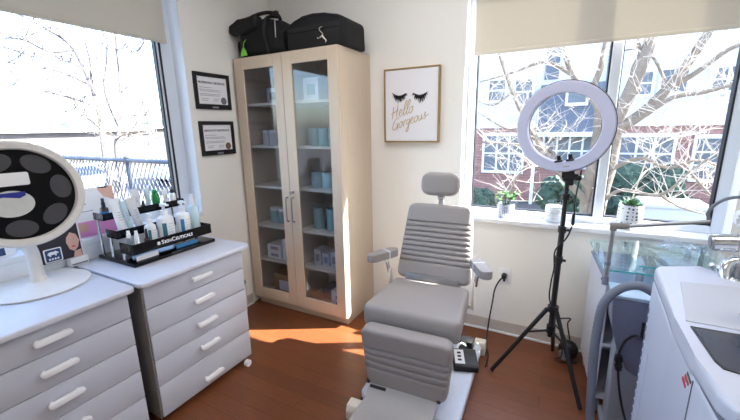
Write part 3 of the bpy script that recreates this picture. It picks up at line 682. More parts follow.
# ================================================================== CERTIFICATES AND PICTURE
def certificate(label, y0, y1, z0, z1, title, seal):
    t = thing('framed_certificate', label, 'certificate', (XL, (y0+y1)/2, z0), 0, 'framed certificates left of the cabinet')
    e = .026; x = XL+.001; lo = z0+.036
    build('frame', MB().box(x, x+.016, y0, y0+e, z0, z1, .002, 1).box(x, x+.016, y1-e, y1, z0, z1, .002, 1).box(x, x+.016, y0+e, y1-e, z1-e, z1, .002, 1).box(x, x+.016, y0+e, y1-e, z0, lo, .002, 1).box(x, x+.004, y0+e, y1-e, lo, z1-e), 'black', t, smooth=0)
    sh = build('sheet', MB().box(x+.004, x+.006, y0+e, y1-e, lo, z1-e), 'paper', t, smooth=0)
    me, w = text_mesh(title, .0205, .0006)
    k = (y1-y0-2*e-.03)/w
    build('title', MB().merge(me, frameM((x+.0062, y0+e+.012, z1-e-.048), V((0, k, 0)), V((0, 0, 1)), V((1, 0, 0)))), 'ink', sh, smooth=0)
    m = MB(); r = random.Random(5); m.box(x+.006, x+.0064, y0+e+.01, y0+e+.016, z1-e-.017, z1-e-.010)
    for dz, a, b in ((.073, .02, .12), (.088, .015, .19), (.098, .025, .2), (.118, .02, .195), (.128, .02, .185), (.15, .03, .09), (.15, .13, .18), (.163, .03, .08), (.163, .13, .17)):
        q = y0+e+a
        while q < y0+e+b:
            l = r.uniform(.008, .022); m.box(x+.006, x+.0064, q, min(q+l, y0+e+b), z1-e-dz-.0042, z1-e-dz); q += l+.004
    build('text_lines', m, 'inkl', sh, smooth=0)
    build('seal', MB().cyl((x+.006, y1-e-.038, lo+.028), (x+.0068, y1-e-.038, lo+.028), .026, n=20), seal, t, smooth=0)
    build('plaque', MB().box(x+.016, x+.0166, (y0+y1)/2-.024, (y0+y1)/2+.03, z0+.008, z0+.020), 'inkl', t, smooth=0)
certificate('upper black framed certificate with a grey seal', 1.775, 2.085, 1.652, 1.905, 'PROFESSIONAL CERTIFICATE', 'seal')
certificate('lower black framed certificate with a brown seal', 1.778, 2.085, 1.318, 1.567, 'GRADUATE CERTIFICATE', 'sealb')

P0, P1, Q0, Q1 = -1.226, -.800, 1.388, 1.912
pt = thing('framed_print', 'white canvas print with two black eyelashes and gold handwriting', 'picture', ((P0+P1)/2, YB, Q0))
fd = YB-.036
build('frame', MB().box(P0, P0+.009, fd, YB-.001, Q0, Q1).box(P1-.009, P1, fd, YB-.001, Q0, Q1).box(P0+.009, P1-.009, fd, YB-.001, Q1-.009, Q1).box(P0+.009, P1-.009, fd, YB-.001, Q0, Q0+.009), 'goldf', pt, smooth=0)
cv = build('canvas', MB().box(P0+.012, P1-.012, fd+.004, YB-.002, Q0+.012, Q1-.012), 'paper', pt, smooth=0)
PM = frameM((P0, fd+.0034, Q0), V((P1-P0, 0, 0)), V((0, 0, Q1-Q0)), V((0, -1, 0)))   # unit square coordinates on the sheet
AS = (Q1-Q0)/(P1-P0)
def pm(u, v): return V((P0+(P1-P0)*u, fd+.0032, Q0+(Q1-Q0)*v))
r = random.Random(11)
for cx, cy in ((.295, .665), (.665, .66)):
    m = MB(); W_ = .115
    top = [pm(cx-W_+2*W_*k/14, cy-.045*math.sin(PI*k/14)-.0) for k in range(15)]
    m.tube(top, [.003+.0085*math.sin(PI*k/14) for k in range(15)], 6)
    for k in range(44):
        q = k/43; p = (cx-W_*1.02+2.04*W_*q, cy-.047*math.sin(PI*q))
        d = (q-.5)*.11; L = (.035+.04*math.sin(PI*q))*r.uniform(.6, 1.25)
        if q < .12 or q > .88: d = (q-.5)*.09; L = -.022*r.uniform(.4, 1) if r.random() < .6 else .03
        e = (p[0]+d*.55+r.uniform(-.012, .012), p[1]-L)
        m.tube([pm(*p), pm((p[0]+e[0])/2+d*.06, (p[1]+e[1])/2), pm(*e)], [.0030, .0022, .0004], 4)
    build('eyelash', m, 'lash', cv, smooth=0)
# gold handwriting, stroke by stroke (letter box units, baseline slanting up)
G = {
 'H': ([[(0, 1.5), (.05, 1.1), (.02, 0)], [(-.25, .65), (.3, .78), (.75, .95)], [(.62, 1.7), (.6, .9), (.58, .1)]], .9),
 'e': ([[(.02, .35), (.3, .5), (.38, .75), (.2, .85), (.05, .5), (.12, .1), (.35, .02), (.6, .25)]], .55),
 'l': ([[(.0, .25), (.3, .9), (.42, 1.6), (.28, 1.75), (.15, 1.2), (.14, .2), (.28, .0), (.5, .25)]], .42),
 'o': ([[(.3, .8), (.08, .6), (.05, .2), (.25, 0), (.48, .25), (.45, .65), (.3, .8), (.6, .7)]], .62),
 'G': ([[(.85, 1.25), (.65, 1.55), (.25, 1.2), (.02, .55), (.15, .02), (.5, .05), (.75, .45), (.8, .7), (.5, .68)], [(.8, .7), (.78, .1), (.7, -.2)]], .95),
 'r': ([[(.05, .75), (.12, .4), (.1, .02)], [(.1, .5), (.3, .8), (.5, .72)]], .5),
 'g': ([[(.45, .75), (.15, .75), (.04, .4), (.2, .08), (.42, .4), (.46, .75), (.44, .0), (.35, -.75), (.18, -.9), (.12, -.6), (.5, .1)]], .58),
 'u': ([[(.03, .75), (.05, .25), (.2, .0), (.4, .3), (.45, .78), (.45, .15), (.62, .1)]], .62),
 's': ([[(.0, .1), (.3, .6), (.35, .9), (.25, .6), (.42, .3), (.3, .0), (.08, .05)], [(.42, .3), (.8, .45)]], .6)}
def script(word, u, v, sz, slant, rise, m):
    for ch in word:
        st, adv = G[ch]
        for s_ in st:
            P_ = [pm(u+(x+yy*slant)*sz, v+(yy*sz+ (u+(x)*sz)*0)/AS*1.0+rise*(x*sz)) for x, yy in s_]
            P_ = spline(P_, 5); k = len(P_); m.tube(P_, [.0015+.0012*abs(math.sin(3*i/k)) for i in range(k)], 5)
        u += adv*sz; v += rise*adv*sz
m = MB(); script('Hello', .15, .325, .135, .15, .22, m); script('Gorgeous', .155, .165, .125, .12, .26, m)
build('handwriting', m, 'gold', cv)

# ================================================================== TALL CABINET
CX0, CX1, CY0, CY1, CZ = -2.302, -1.358, 2.13, 2.583, 2.03
ct = thing('tall_cabinet', 'tall maple cabinet with two glass doors in the room corner', 'cabinet', ((CX0+CX1)/2, 2.36, 0))
b = MB(); q = .018
b.box(CX0, CX0+q, CY0+.022, CY1, .07, CZ).box(CX1-q, CX1, CY0+.022, CY1, .07, CZ).box(CX0+q, CX1-q, CY0+.022, CY1, CZ-q, CZ).box(CX0+q, CX1-q, CY0+.022, CY1-.008, .07, .10)
build('carcass', b, 'maple', ct, smooth=0)
build('back_panel', MB().box(CX0+q, CX1-q, CY1-.008, CY1, .10, CZ-q), 'mapled', ct, smooth=0)
build('divider', MB().box(-1.838, -1.822, CY0+.06, CY1-.008, .10, CZ-q), 'mapled', ct, smooth=0)
build('plinth', MB().box(CX0+.01, CX1-.02, 2.18, CY1, 0, .07), 'maple', ct, smooth=0)
SH = [.413, .715, 1.05, 1.373, 1.70]
for z in SH:
    build('shelf', MB().box(CX0+q, -1.838, CY0+.06, CY1-.008, z-.018, z), 'mapled', ct, smooth=0)
    build('shelf', MB().box(-1.822, CX1-q, CY0+.06, CY1-.008, z-.018, z), 'mapled', ct, smooth=0)
for (a, c, g0, g1, hx) in ((CX0, -1.8315, -2.208, -1.912, -1.853), (-1.8285, CX1, -1.742, -1.440, -1.798)):
    z0, z1, u0, u1 = .075, CZ-.001, .172, 1.945
    d = build('door', MB().box(a, g0, CY0, CY0+.02, z0, z1, .002, 1).box(g1, c, CY0, CY0+.02, z0, z1, .002, 1).box(g0, g1, CY0, CY0+.02, u1, z1, .002, 1).box(g0, g1, CY0, CY0+.02, z0, u0, .002, 1), 'maple', ct, smooth=0)
    build('glass', MB().box(g0, g1, CY0+.009, CY0+.013, u0, u1), 'cabglass', d, smooth=0)
    build('handle', MB().tube(spline([(hx, CY0, .99), (hx, CY0-.026, .985), (hx, CY0-.03, .97), (hx, CY0-.03, .82), (hx, CY0-.026, .803), (hx, CY0, .798)], 4), .0055, 10), 'steel', d)
    if hx > -1.82:
        build('lock', MB().cyl((hx-.004, CY0, 1.03), (hx-.004, CY0-.010, 1.03), .010, n=16), 'steel', d)
        build('key', MB().box(hx-.006, hx-.002, CY0-.03, CY0-.010, 1.022, 1.038).cyl((hx-.004, CY0-.026, 1.03), (hx-.004, CY0-.03, 1.03), .011, n=14), 'chrome', d)
# contents
def jar(x, y, z, r, h, mat, label, lid='white'):
    t = thing('jar', label, 'jar', (x, y, z), 0, 'jars in the tall cabinet')
    build('body', MB().lathe([(0, 0), (r, 0), (r, h*.78), (r*.94, h*.8), (0, h*.8)], (x, y, z), 18), mat, t); build('lid', MB().lathe([(0, h*.8), (r, h*.8), (r, h*.97), (r*.95, h), (0, h)], (x, y, z), 18), lid if lid != 'same' else mat, t)
def carton(x0, x1, y0, y1, z, h, mat, label, mark=None):
    t = thing('carton', label, 'box', ((x0+x1)/2, (y0+y1)/2, z), 0, 'cartons in the tall cabinet')
    build('box', MB().box(x0, x1, y0, y1, z, z+h, .002, 1), mat, t, smooth=0)
    if mark == 'dots':
        for k in range(2): build('dot', MB().cyl(((x0+x1)/2, y0, z+h*(.3+.35*k)), ((x0+x1)/2, y0-.001, z+h*(.3+.35*k)), .012, n=12), 'ink', t, smooth=0)
    elif mark: build('label', MB().box(x0+(x1-x0)*.25, x1-(x1-x0)*.2, y0-.001, y0, z+h*.25, z+h*.72), mark, t, smooth=0)
zb = [.1005]+[z+.0005 for z in SH]
ord_ = ['leftmost', 'second', 'third', 'fourth', 'fifth', 'sixth']
def jrow(xs, y, z, r, h, mat, where, lid='same'):
    for i, x in enumerate(xs): jar(x, y, z, r, h, mat, '%s jar from the left %s' % (ord_[i] if i else 'first', where), lid)
jrow([-1.70, -1.61, -1.52], 2.30, zb[4], .042, .13, 'teal', 'in the right door shelf second from the top')
jrow([-1.69, -1.585, -1.48], 2.30, zb[3], .048, .12, 'teal2', 'behind the right door, third shelf from the top')
jrow([-1.70, -1.57, -1.47], 2.31, zb[2], .045, .17, 'teal', 'behind the right door beside the handles, tall')
jrow([-2.17, -2.08, -1.99, -1.90], 2.32, zb[2], .042, .13, 'teal', 'behind the left door, fourth shelf from the top', 'white')
jrow([-2.0, -1.9], 2.34, zb[3], .045, .14, 'teal2', 'behind the left door, third shelf from the top', 'white')
jrow([-2.20, -2.13], 2.32, zb[4], .032, .12, 'tube', 'behind the left door, second shelf from the top', 'white')
jrow([-1.93, -1.885], 2.30, zb[4], .02, .15, 'teal2', 'slim, behind the left door at the second shelf', 'white')
carton(-2.15, -2.02, 2.3, 2.42, zb[5], .12, 'tube', 'grey carton on the top shelf behind the left door', 'ink')
carton(-2.0, -1.93, 2.28, 2.40, zb[5], .13, 'teal2', 'pale teal carton on the top shelf behind the left door')
carton(-1.735, -1.60, 2.24, 2.40, zb[5], .16, 'white', 'white carton on the top shelf behind the right door', 'teal')
carton(-1.53, -1.44, 2.26, 2.38, zb[5], .08, 'tube', 'small dotted carton at right on the top shelf', 'dots')
for i, (x0, x1, n) in enumerate(((-2.21, -2.06, 2), (-2.04, -1.87, 3))):
    for k in range(n): carton(x0, x1, 2.23, 2.38, zb[1]+k*.061, .06, 'white', '%s carton of the %s white stack on the left door fifth shelf' % (['lowest', 'second', 'topmost'][k], ['left', 'right'][i]), 'inkl')
carton(-2.13, -1.915, 2.20, 2.42, zb[0], .19, 'card', 'brown cardboard box with white label at the bottom left of the cabinet', 'paper')
for i, x in enumerate((-1.70, -1.62, -1.54, -1.46)): carton(x-.033, x+.033, 2.26, 2.38, zb[1], .13-.02*(i % 2), 'tube', '%s slim pale carton from the left on the right door fifth shelf' % (['first', 'second', 'third', 'fourth'][i]), 'inkl')
carton(-1.70, -1.56, 2.3, 2.45, zb[0], .10, 'gpod', 'dark grey carton at the bottom right of the cabinet')
carton(-1.535, -1.43, 2.195, 2.29, zb[0], .15, 'white', 'small white carton with two dark dots at the cabinet bottom', 'dots')

# ================================================================== BAGS ON THE CABINET
bg = thing('duffel_bag', 'slouching black duffel bag with green tag on the cabinet left', 'bag', (-2.05, 2.33, CZ))
rings = []
for k in range(19):
    q = k/18; x = -2.32+.46*q
    hh = .150+.125*math.sin(PI*min(1, max(0, (q*1.02-.02)))**.8)*.5+.045*q; dp = .155+.03*math.sin(PI*q)
    if q < .08 or q > .94: hh *= .86; dp *= .85
    ring = []
    for a in [2*PI*i/26 for i in range(26)]:
        c, s_ = math.cos(a), math.sin(a); e = .55
        yy = 2.345+dp*math.copysign(abs(c)**e, c); zz = CZ+.001+hh/2*1.15*(1+math.copysign(abs(s_)**e, s_))
        zz += .010*math.sin(q*23+a*3)*(1 if s_ > .2 else 0)
        ring.append((x+.008*math.sin(a*2+k), yy, max(CZ+.001, zz)))
    rings.append(ring)
build('body', MB().loft(rings), 'nylon', bg)
build('end_pocket', MB().prism([(-2.325, 2.205), (-2.325, 2.268), (-2.22, 2.295), (-2.05, 2.31), (-2.05, 2.22), (-2.20, 2.185)], 2.13, 2.22, 'y', .02, 3), 'nylon', bg)
for x in (-2.21, -1.98): build('strap', MB().tube(spline([(x, 2.175, CZ+.02), (x-.003, 2.15, 2.15), (x, 2.145, 2.22), (x+.01, 2.18, 2.285), (x+.02, 2.30, 2.315)], 6), .013, 6), 'nylon2', bg)
build('carry_handle', MB().tube(spline([(-2.17, 2.19, 2.28), (-2.12, 2.19, 2.315), (-2.0, 2.20, 2.325), (-1.9, 2.20, 2.30), (-1.87, 2.20, 2.26)], 6), .013, 8), 'nylon2', bg)
build('zip', MB().tube([(-1.895, 2.165, 2.14), (-1.89, 2.162, 2.25)], .004, 6), 'steel', bg)
build('buckle', MB().box(-1.90, -1.86, 2.15, 2.18, 2.28, 2.31, .005, 1), 'black', bg)
gt = build('green_tag', MB().prism([(-2.205, 2.036), (-2.14, 2.04), (-2.15, 2.075), (-2.172, 2.10), (-2.195, 2.07)], 2.118, 2.124, 'y'), 'green', bg, smooth=0)
build('tag_cord', MB().tube(spline([(-2.172, 2.121, 2.095), (-2.165, 2.12, 2.125), (-2.15, 2.13, 2.15)], 4), .003, 6), 'green', gt)
b2 = thing('sports_bag', 'rounded black sports bag with a silver leaping cat badge on the cabinet', 'bag', (-1.57, 2.34, CZ))
prof = [(-1.815, CZ+.001), (-1.815, 2.185), (-1.80, 2.21), (-1.75, 2.235), (-1.67, 2.252), (-1.58, 2.257), (-1.48, 2.248), (-1.39, 2.23), (-1.345, 2.21), (-1.33, 2.185), (-1.325, CZ+.001)]
build('body', MB().prism(prof, 2.19, 2.46, 'y', .022, 4), 'nylon', b2)
build('pocket', MB().prism([(-1.795, CZ+.012), (-1.795, 2.15), (-1.36, 2.15), (-1.36, CZ+.012)], 2.178, 2.195, 'y', .007, 2), 'nylon', b2)
build('webbing', MB().box(-1.795, -1.36, 2.181, 2.187, 2.155, 2.185), 'nylon2', b2, smooth=0)
build('zip', MB().tube(spline([(-1.79, 2.188, 2.197), (-1.7, 2.187, 2.232), (-1.57, 2.187, 2.243), (-1.45, 2.187, 2.233), (-1.36, 2.188, 2.203)], 5), .004, 6), 'nylon2', b2)
yb_ = 2.172; m = MB()
m.tube(spline([(-1.495, yb_, 2.168), (-1.515, yb_, 2.166), (-1.522, yb_, 2.148), (-1.508, yb_, 2.132), (-1.492, yb_, 2.118), (-1.488, yb_, 2.10)], 5), [.003]*8+[.005]*18, 6)
m.tube(spline([(-1.490, yb_, 2.112), (-1.51, yb_, 2.096), (-1.535, yb_, 2.088), (-1.545, yb_, 2.094)], 5), [.0065]*8+[.0035]*8, 6)
m.tube(spline([(-1.495, yb_, 2.10), (-1.478, yb_, 2.08), (-1.462, yb_, 2.066), (-1.47, yb_, 2.052)], 5), [.0065]*8+[.0035]*8, 6)
bmesh.ops.scale(m.bm, vec=(.85, 1, .85), space=T((1.50, 0, -2.11)), verts=m.bm.verts[:])
build('cat_badge', m, 'silver', b2)
# ================================================================== TREATMENT CHAIR
ch = thing('treatment_chair', 'grey padded treatment chair with headrest and ribbed leg rest in mid room', 'treatment chair', (-.648, 1.8, 0), math.radians(3))
def cb(name, mb, mat, p=None, **k): return build(name, mb, mat, p or ch, world=False, **k)
base = MB().prism([(-.25, -.28), (-.22, -.31), (.26, -.31), (.295, -.27), (.30, .40), (.27, .44), (-.22, .44), (-.25, .40)], .03, .082, 'z', .012, 3)
cb('base_cover', base, 'bluewhite')
cb('base_frame', MB().box(-.22, .27, -.29, .42, .012, .03).box(-.24, -.18, -.42, -.20, .02, .05).box(.20, .26, -.42, -.24, .02, .05), 'black', smooth=0)
for x, y in ((-.232, -.385), (.235, -.385), (.285, .455), (-.22, .455)):
    f = cb('foot', MB().prism([(-.045, 0), (-.045, .055), (-.03, .085), (.02, .09), (.045, .06), (.045, 0)], x-.036, x+.036, 'x', .006, 2, T((0, y, .004))), 'ivory')
cb('lift_column', MB().box(-.13, .13, -.10, .18, .082, .40, .01, 2), 'ivory')
cb('seat_frame', MB().box(-.20, .20, -.17, .22, .395, .44, .006, 2), 'steel')
SL = .445
sm = Matrix(((1, 0, 0, 0), (0, 0, 1, -.218), (0, 1, 0, .50), (0, 0, 0, 1)))
sc = MB(); cushion(sc, SL, lambda q: .53-.065*q, .125, sm, (), cr=.035, er=.035, puff=.004); cb('seat', sc, 'vinyl')
# leg rest
LL = .34; ll = math.radians(-4)
n = V((0, -math.cos(ll), math.sin(ll))); zc = V((0, math.sin(ll), math.cos(ll)))
lm_ = frameM(V((.012, -.262, .158))-n*.0, V((-1, 0, 0)), n, zc)
lr = MB(); cushion(lr, LL, lambda q: .425+.05*min(1, q*1.25), .085, lm_, [LL*(1-f) for f in (.33, .44, .56, .68)], gd=.015, cr=.04, er=.02, gw=.0055, ns=140)
cb('leg_rest', lr, 'vinyl')
cb('leg_rest_hinge', MB().box(-.18, .18, -.235, -.17, .40, .43, .004, 1).cyl((-.215, -.225, .185), (.215, -.225, .185), .012), 'black')
fp = MB().loft([[(-.185, -.285, .176), (.19, -.285, .176), (.19, -.29, .164), (-.185, -.29, .164)], [(-.18, -.375, .128), (.185, -.375, .128), (.185, -.375, .116), (-.18, -.375, .116)], [(-.192, -.44, .118), (.192, -.44, .118), (.192, -.44, .106), (-.192, -.44, .106)], [(-.196, -.66, .106), (.196, -.66, .106), (.196, -.66, .094), (-.196, -.66, .094)], [(-.18, -.70, .105), (.18, -.70, .105), (.18, -.70, .094), (-.18, -.70, .094)]])
cb('foot_plate', fp, M('speckled_plate', (168, 164, 162), .5, var=.12, scale=350), smooth=20)
cb('name_plate', MB().box(-.045, .045, -.0012, .0012, -.008, .008, mx=T((-.13, -.318, .1605)) @ rot_axis(rx=math.radians(-62))), 'black', smooth=0)
for s_ in (-1, 1): cb('bolt', MB().cyl((s_*.192, -.30, .166), (s_*.192, -.305, .180), .011, n=10), 'black')
# back rest
BL = .488; bl_ = math.radians(20)
n = V((0, -math.cos(bl_), math.sin(bl_))); zc = V((0, math.sin(bl_), math.cos(bl_)))
o = V((0, .215, .565))
bm_ = frameM(o-n*.05, V((-1, 0, 0)), n, zc)
br_ = MB(); cushion(br_, BL, lambda q: .462-.062*q**1.3, .10, bm_, [BL*(1-f) for f in (.25, .315, .38, .445, .51, .575, .64, .705, .77)], gd=.011, cr=.045, er=.03, gw=.0055, ns=160); cb('backrest', br_, 'vinyl')
bs = MB(); cushion(bs, BL-.03, lambda q: .44-.07*q, .03, frameM(o-n*.112+zc*.015, V((-1, 0, 0)), n, zc), cr=.045, er=.01, ns=30); cb('back_shell', bs, 'ivory')
cb('back_hinge', MB().box(-.17, .17, .215, .30, .44, .60, .01, 2), 'steel')
hc = V((-.005, .415, 1.068))
hr = MB(); hl = math.radians(8); n2 = V((0, -math.cos(hl), math.sin(hl))); z2 = V((0, math.sin(hl), math.cos(hl)))
cushion(hr, .15, lambda q: .245, .075, frameM(hc, V((-1, 0, 0)), n2, z2), cr=.06, er=.03, ns=50, puff=.006); cb('headrest', hr, 'vinyl')
cb('headrest_post', MB().box(-.016, .016, .415, .428, .96, 1.13, .003, 1).box(-.022, .022, .41, .432, 1.045, 1.065, .003, 1), 'chrome')
for s_ in (-1, 1):
    ang = s_*math.radians(28); c = V((s_*.298, .165, .716))
    mx = T(c) @ rot_axis(rz=ang)
    ap = MB().prism(rrect(.034, .112, .028, 5), -.023, .023, 'z', .016, 3, mx)
    a = cb('armrest', ap, 'vinyl')
    cb('cuff', MB().box(-.037, .037, .020, .036, -.026, .026, .006, 2, mx), 'bluewhite', a)
    cb('arm_post', MB().tube(spline([c+V((0, .03, -.02)), V((s_*.278, .19, .65)), V((s_*.270, .20, .59))], 5), .012, 10), 'chrome')
    cb('arm_bracket', MB().prism([(.175, .44), (.165, .50), (.18, .62), (.215, .62), (.225, .50), (.22, .44)], s_*.262-.007, s_*.262+.007, 'x', .004, 1).cyl((s_*.20, .2, .45), (s_*.262, .2, .45), .014), 'ivory')
# pedal on the base
pd = thing('foot_pedal', 'black foot pedal with a grey key panel on the chair base', 'foot pedal', (-.425, 1.985, .083), math.radians(20))
build('housing', MB().prism([(-.082, 0), (-.082, .03), (-.065, .043), (.07, .056), (.082, .048), (.082, 0)], -.072, .072, 'x', .006, 2), 'black', pd, world=False)
kp = build('key_panel', MB().box(-.062, -.005, -.062, .06, .0, .003, mx=T((0, 0, .0465)) @ rot_axis(rx=.096)), 'tube', pd, world=False, smooth=0)
for y in (-.03, .0, .03): build('key', MB().box(-.045, -.022, y-.008, y+.008, .003, .0055, .002, 1, T((0, 0, .0465)) @ rot_axis(rx=.105)), 'black', kp, world=False)
mo = thing('power_box', 'black power box with cables behind the foot pedal', 'power box', (-.455, 2.15, .083))
build('box', MB().box(-.50, -.41, 2.115, 2.19, .0835, .15, .008, 2), 'black', mo)
build('cable', MB().tube(spline([(-.45, 2.118, .12), (-.47, 2.09, .15), (-.49, 2.085, .13), (-.495, 2.07, .10)], 6), .006, 8).tube(spline([(-.41, 2.16, .12), (-.38, 2.14, .14), (-.36, 2.12, .11)], 6), .005, 8), 'white', mo)

# ================================================================== OUTLET + CHAIR CORD
ot = thing('wall_outlet', 'white wall outlet with two sockets on the back wall', 'outlet', (-.297, YB, .39))
build('plate', MB().box(-.338, -.256, YB-.007, YB-.0005, .39, .508, .003, 2), 'handle', ot)
for z in (.425, .475): build('socket', MB().prism(rrect(.017, .014, .008, 4), YB-.009, YB-.0072, 'y', mx=T((-.297, 0, z))), 'trimw', ot, smooth=0)
CI = (T(ch.location) @ rot_axis(rz=math.radians(3))).inverted()
def cw(mb): bmesh.ops.transform(mb.bm, matrix=CI, verts=mb.bm.verts[:]); return mb
pc = build('power_cord', cw(MB().tube(spline([(-.302, YB-.04, .452), (-.325, YB-.06, .43), (-.352, YB-.06, .36), (-.362, YB-.07, .26), (-.375, YB-.09, .12), (-.375, YB-.14, .03), (-.37, 2.40, .008), (-.36, 2.33, .008), (-.33, 2.25, .008), (-.322, 2.12, .008)], 6), .0055, 8)), 'black', ch, world=False)
build('plug', cw(MB().cyl((-.300, YB-.0095, .455), (-.300, YB-.045, .455), .020, .016, 18).box(-.306, -.292, YB-.03, YB-.0095, .415, .44, .003, 1)), 'black', pc, world=False)

# ================================================================== RING LIGHT
rc = V((-.018, 2.17, 1.482)); rt = thing('ring_light', 'large white ring light on a black tripod before the back window', 'ring light', (.0, 2.18, 0))
n = V((-.20, -.975, -.06)).normalized(); ex = V((0, 0, 1)).cross(n).normalized()*-1; ey = ex.cross(n)*1
ey = V((0, 0, 1))-n*n.z; ey.normalize(); ex = ey.cross(n)
RM = frameM(rc, ex, ey, n) @ rot_axis(rz=.17)
R1, R0 = .232, .173
build('diffuser_or_fill_panel', MB().lathe([(R0, -.018), (R0+.001, .006), (R0+.006, .012), (R1-.006, .012), (R1-.001, .006), (R1, -.006), (R1-.004, -.018), (R0, -.018)], (0, 0, 0), 80, mx=RM), 'diff', rt)
build('housing', MB().lathe([(R0-.001, -.019), (R1+.002, -.019), (R1+.003, -.006), (R1+.003, -.030), (R1-.008, -.040), (R0+.008, -.040), (R0-.001, -.030), (R0-.001, -.019)], (0, 0, 0), 80, mx=RM), 'black', rt)
build('logo_mark', MB().box(-.015, .015, -.205, -.200, .012, .0128, mx=RM), 'inkl', rt, smooth=0)
for x in (-.035, .02): build('clip_knob', MB().cyl(RM @ V((x, -.166, -.01)), RM @ V((x, -.140, -.005)), .012, .010, 12).box(x-.02, x+.02, -.176, -.166, -.02, .016, .003, 1, RM), 'black', rt)
pole_top = RM @ V((.0, -.236, -.028)); hub = V((.022, 2.19, .455))
dirp = (hub-pole_top); P = lambda q: pole_top+dirp*q
build('yoke', MB().prism(rrect(.03, .03, .008, 3), -.04, -.012, 'z', mx=RM @ T((0, -.255, 0))).cyl(RM @ V((-.035, -.262, -.028)), RM @ V((.045, -.262, -.028)), .010, n=12).box(-.02, .02, -.31, -.262, -.045, -.01, .005, 1, RM), 'black', rt)
build('tilt_knob', MB().cyl(RM @ V((.030, -.275, -.028)), RM @ V((.058, -.275, -.028)), .014, n=12), 'black', rt)
build('pole', MB().cyl(P(.06), P(.42), .0125, n=14).cyl(P(.40), P(1.22), .0155, n=14), 'black', rt)
for q in (.17, .40, .62): build('collar', MB().cyl(P(q-.022), P(q+.022), .021, n=14).cyl(P(q), P(q)+V((.035, -.01, 0)), .008, n=10), 'black', rt)
lowc = P(1.17)
build('hub', MB().cyl(P(.975), P(1.02), .030, n=14), 'black', rt)
build('lower_hub', MB().cyl(P(1.13), P(1.19), .024, n=14), 'black', rt)
for fx, fy in ((-.284, 2.092), (.196, 1.968), (.048, 2.487)):
    ft = V((fx, fy, .013)); top = P(1.0)+(V((fx, fy, 0))-V((P(1).x, P(1).y, 0))).normalized()*.03
    lg = build('leg', MB().cyl(top, ft+(top-ft)*.04, .0125, n=10), 'black', rt)
    build('foot', MB().ball(ft+(top-ft)*.02, .0135, 2), 'black', lg)
    mid = top+(ft-top)*.36
    build('brace', MB().cyl(lowc, mid, .0065, n=8), 'black', rt)
build('cable', MB().tube(spline([RM @ V((.06, -.235, -.035)), P(.05)+V((.055, .01, 0)), P(.2)+V((.045, -.01, 0)), P(.32)+V((.05, -.012, 0)), P(.45)+V((.028, -.01, 0)), P(.55)+V((-.022, -.02, 0)), P(.68)+V((-.018, -.025, 0)), P(.8)+V((-.026, -.022, 0)), P(.93)+V((-.02, -.03, 0)), P(1.06)+V((.04, -.03, 0)), V((.085, 2.25, .24)), V((.095, 2.30, .10)), V((.06, 2.33, .05)), V((.10, 2.37, .012)), V((.19, 2.41, .012))], 8), .0042, 8), 'black', rt)
build('inline_switch', MB().cyl(P(.28)+V((.047, -.012, 0)), P(.36)+V((.048, -.012, 0)), .008, n=10), 'black', rt)

pa = thing('power_adapter', 'rounded black power adapter on the floor by the back wall', 'adapter', (.135, 2.45, 0))
build('body', MB().ball((.135, 2.45, .066), .07, 3, (.85, .8, .93)), 'black', pa)
build('face', MB().cyl((.115, 2.402, .052), (.107, 2.384, .052), .036, .030, 18), 'gpod', pa)
build('cable', MB().tube(spline([(.14, 2.48, .12), (.12, 2.54, .20), (.13, 2.555, .235), (.02, 2.56, .20)], 6), .0045, 8).tube(spline([(.13, 2.45, .09), (.10, 2.51, .14), (.07, 2.54, .15), (.03, 2.56, .19)], 6), .0045, 8), 'black', pa)

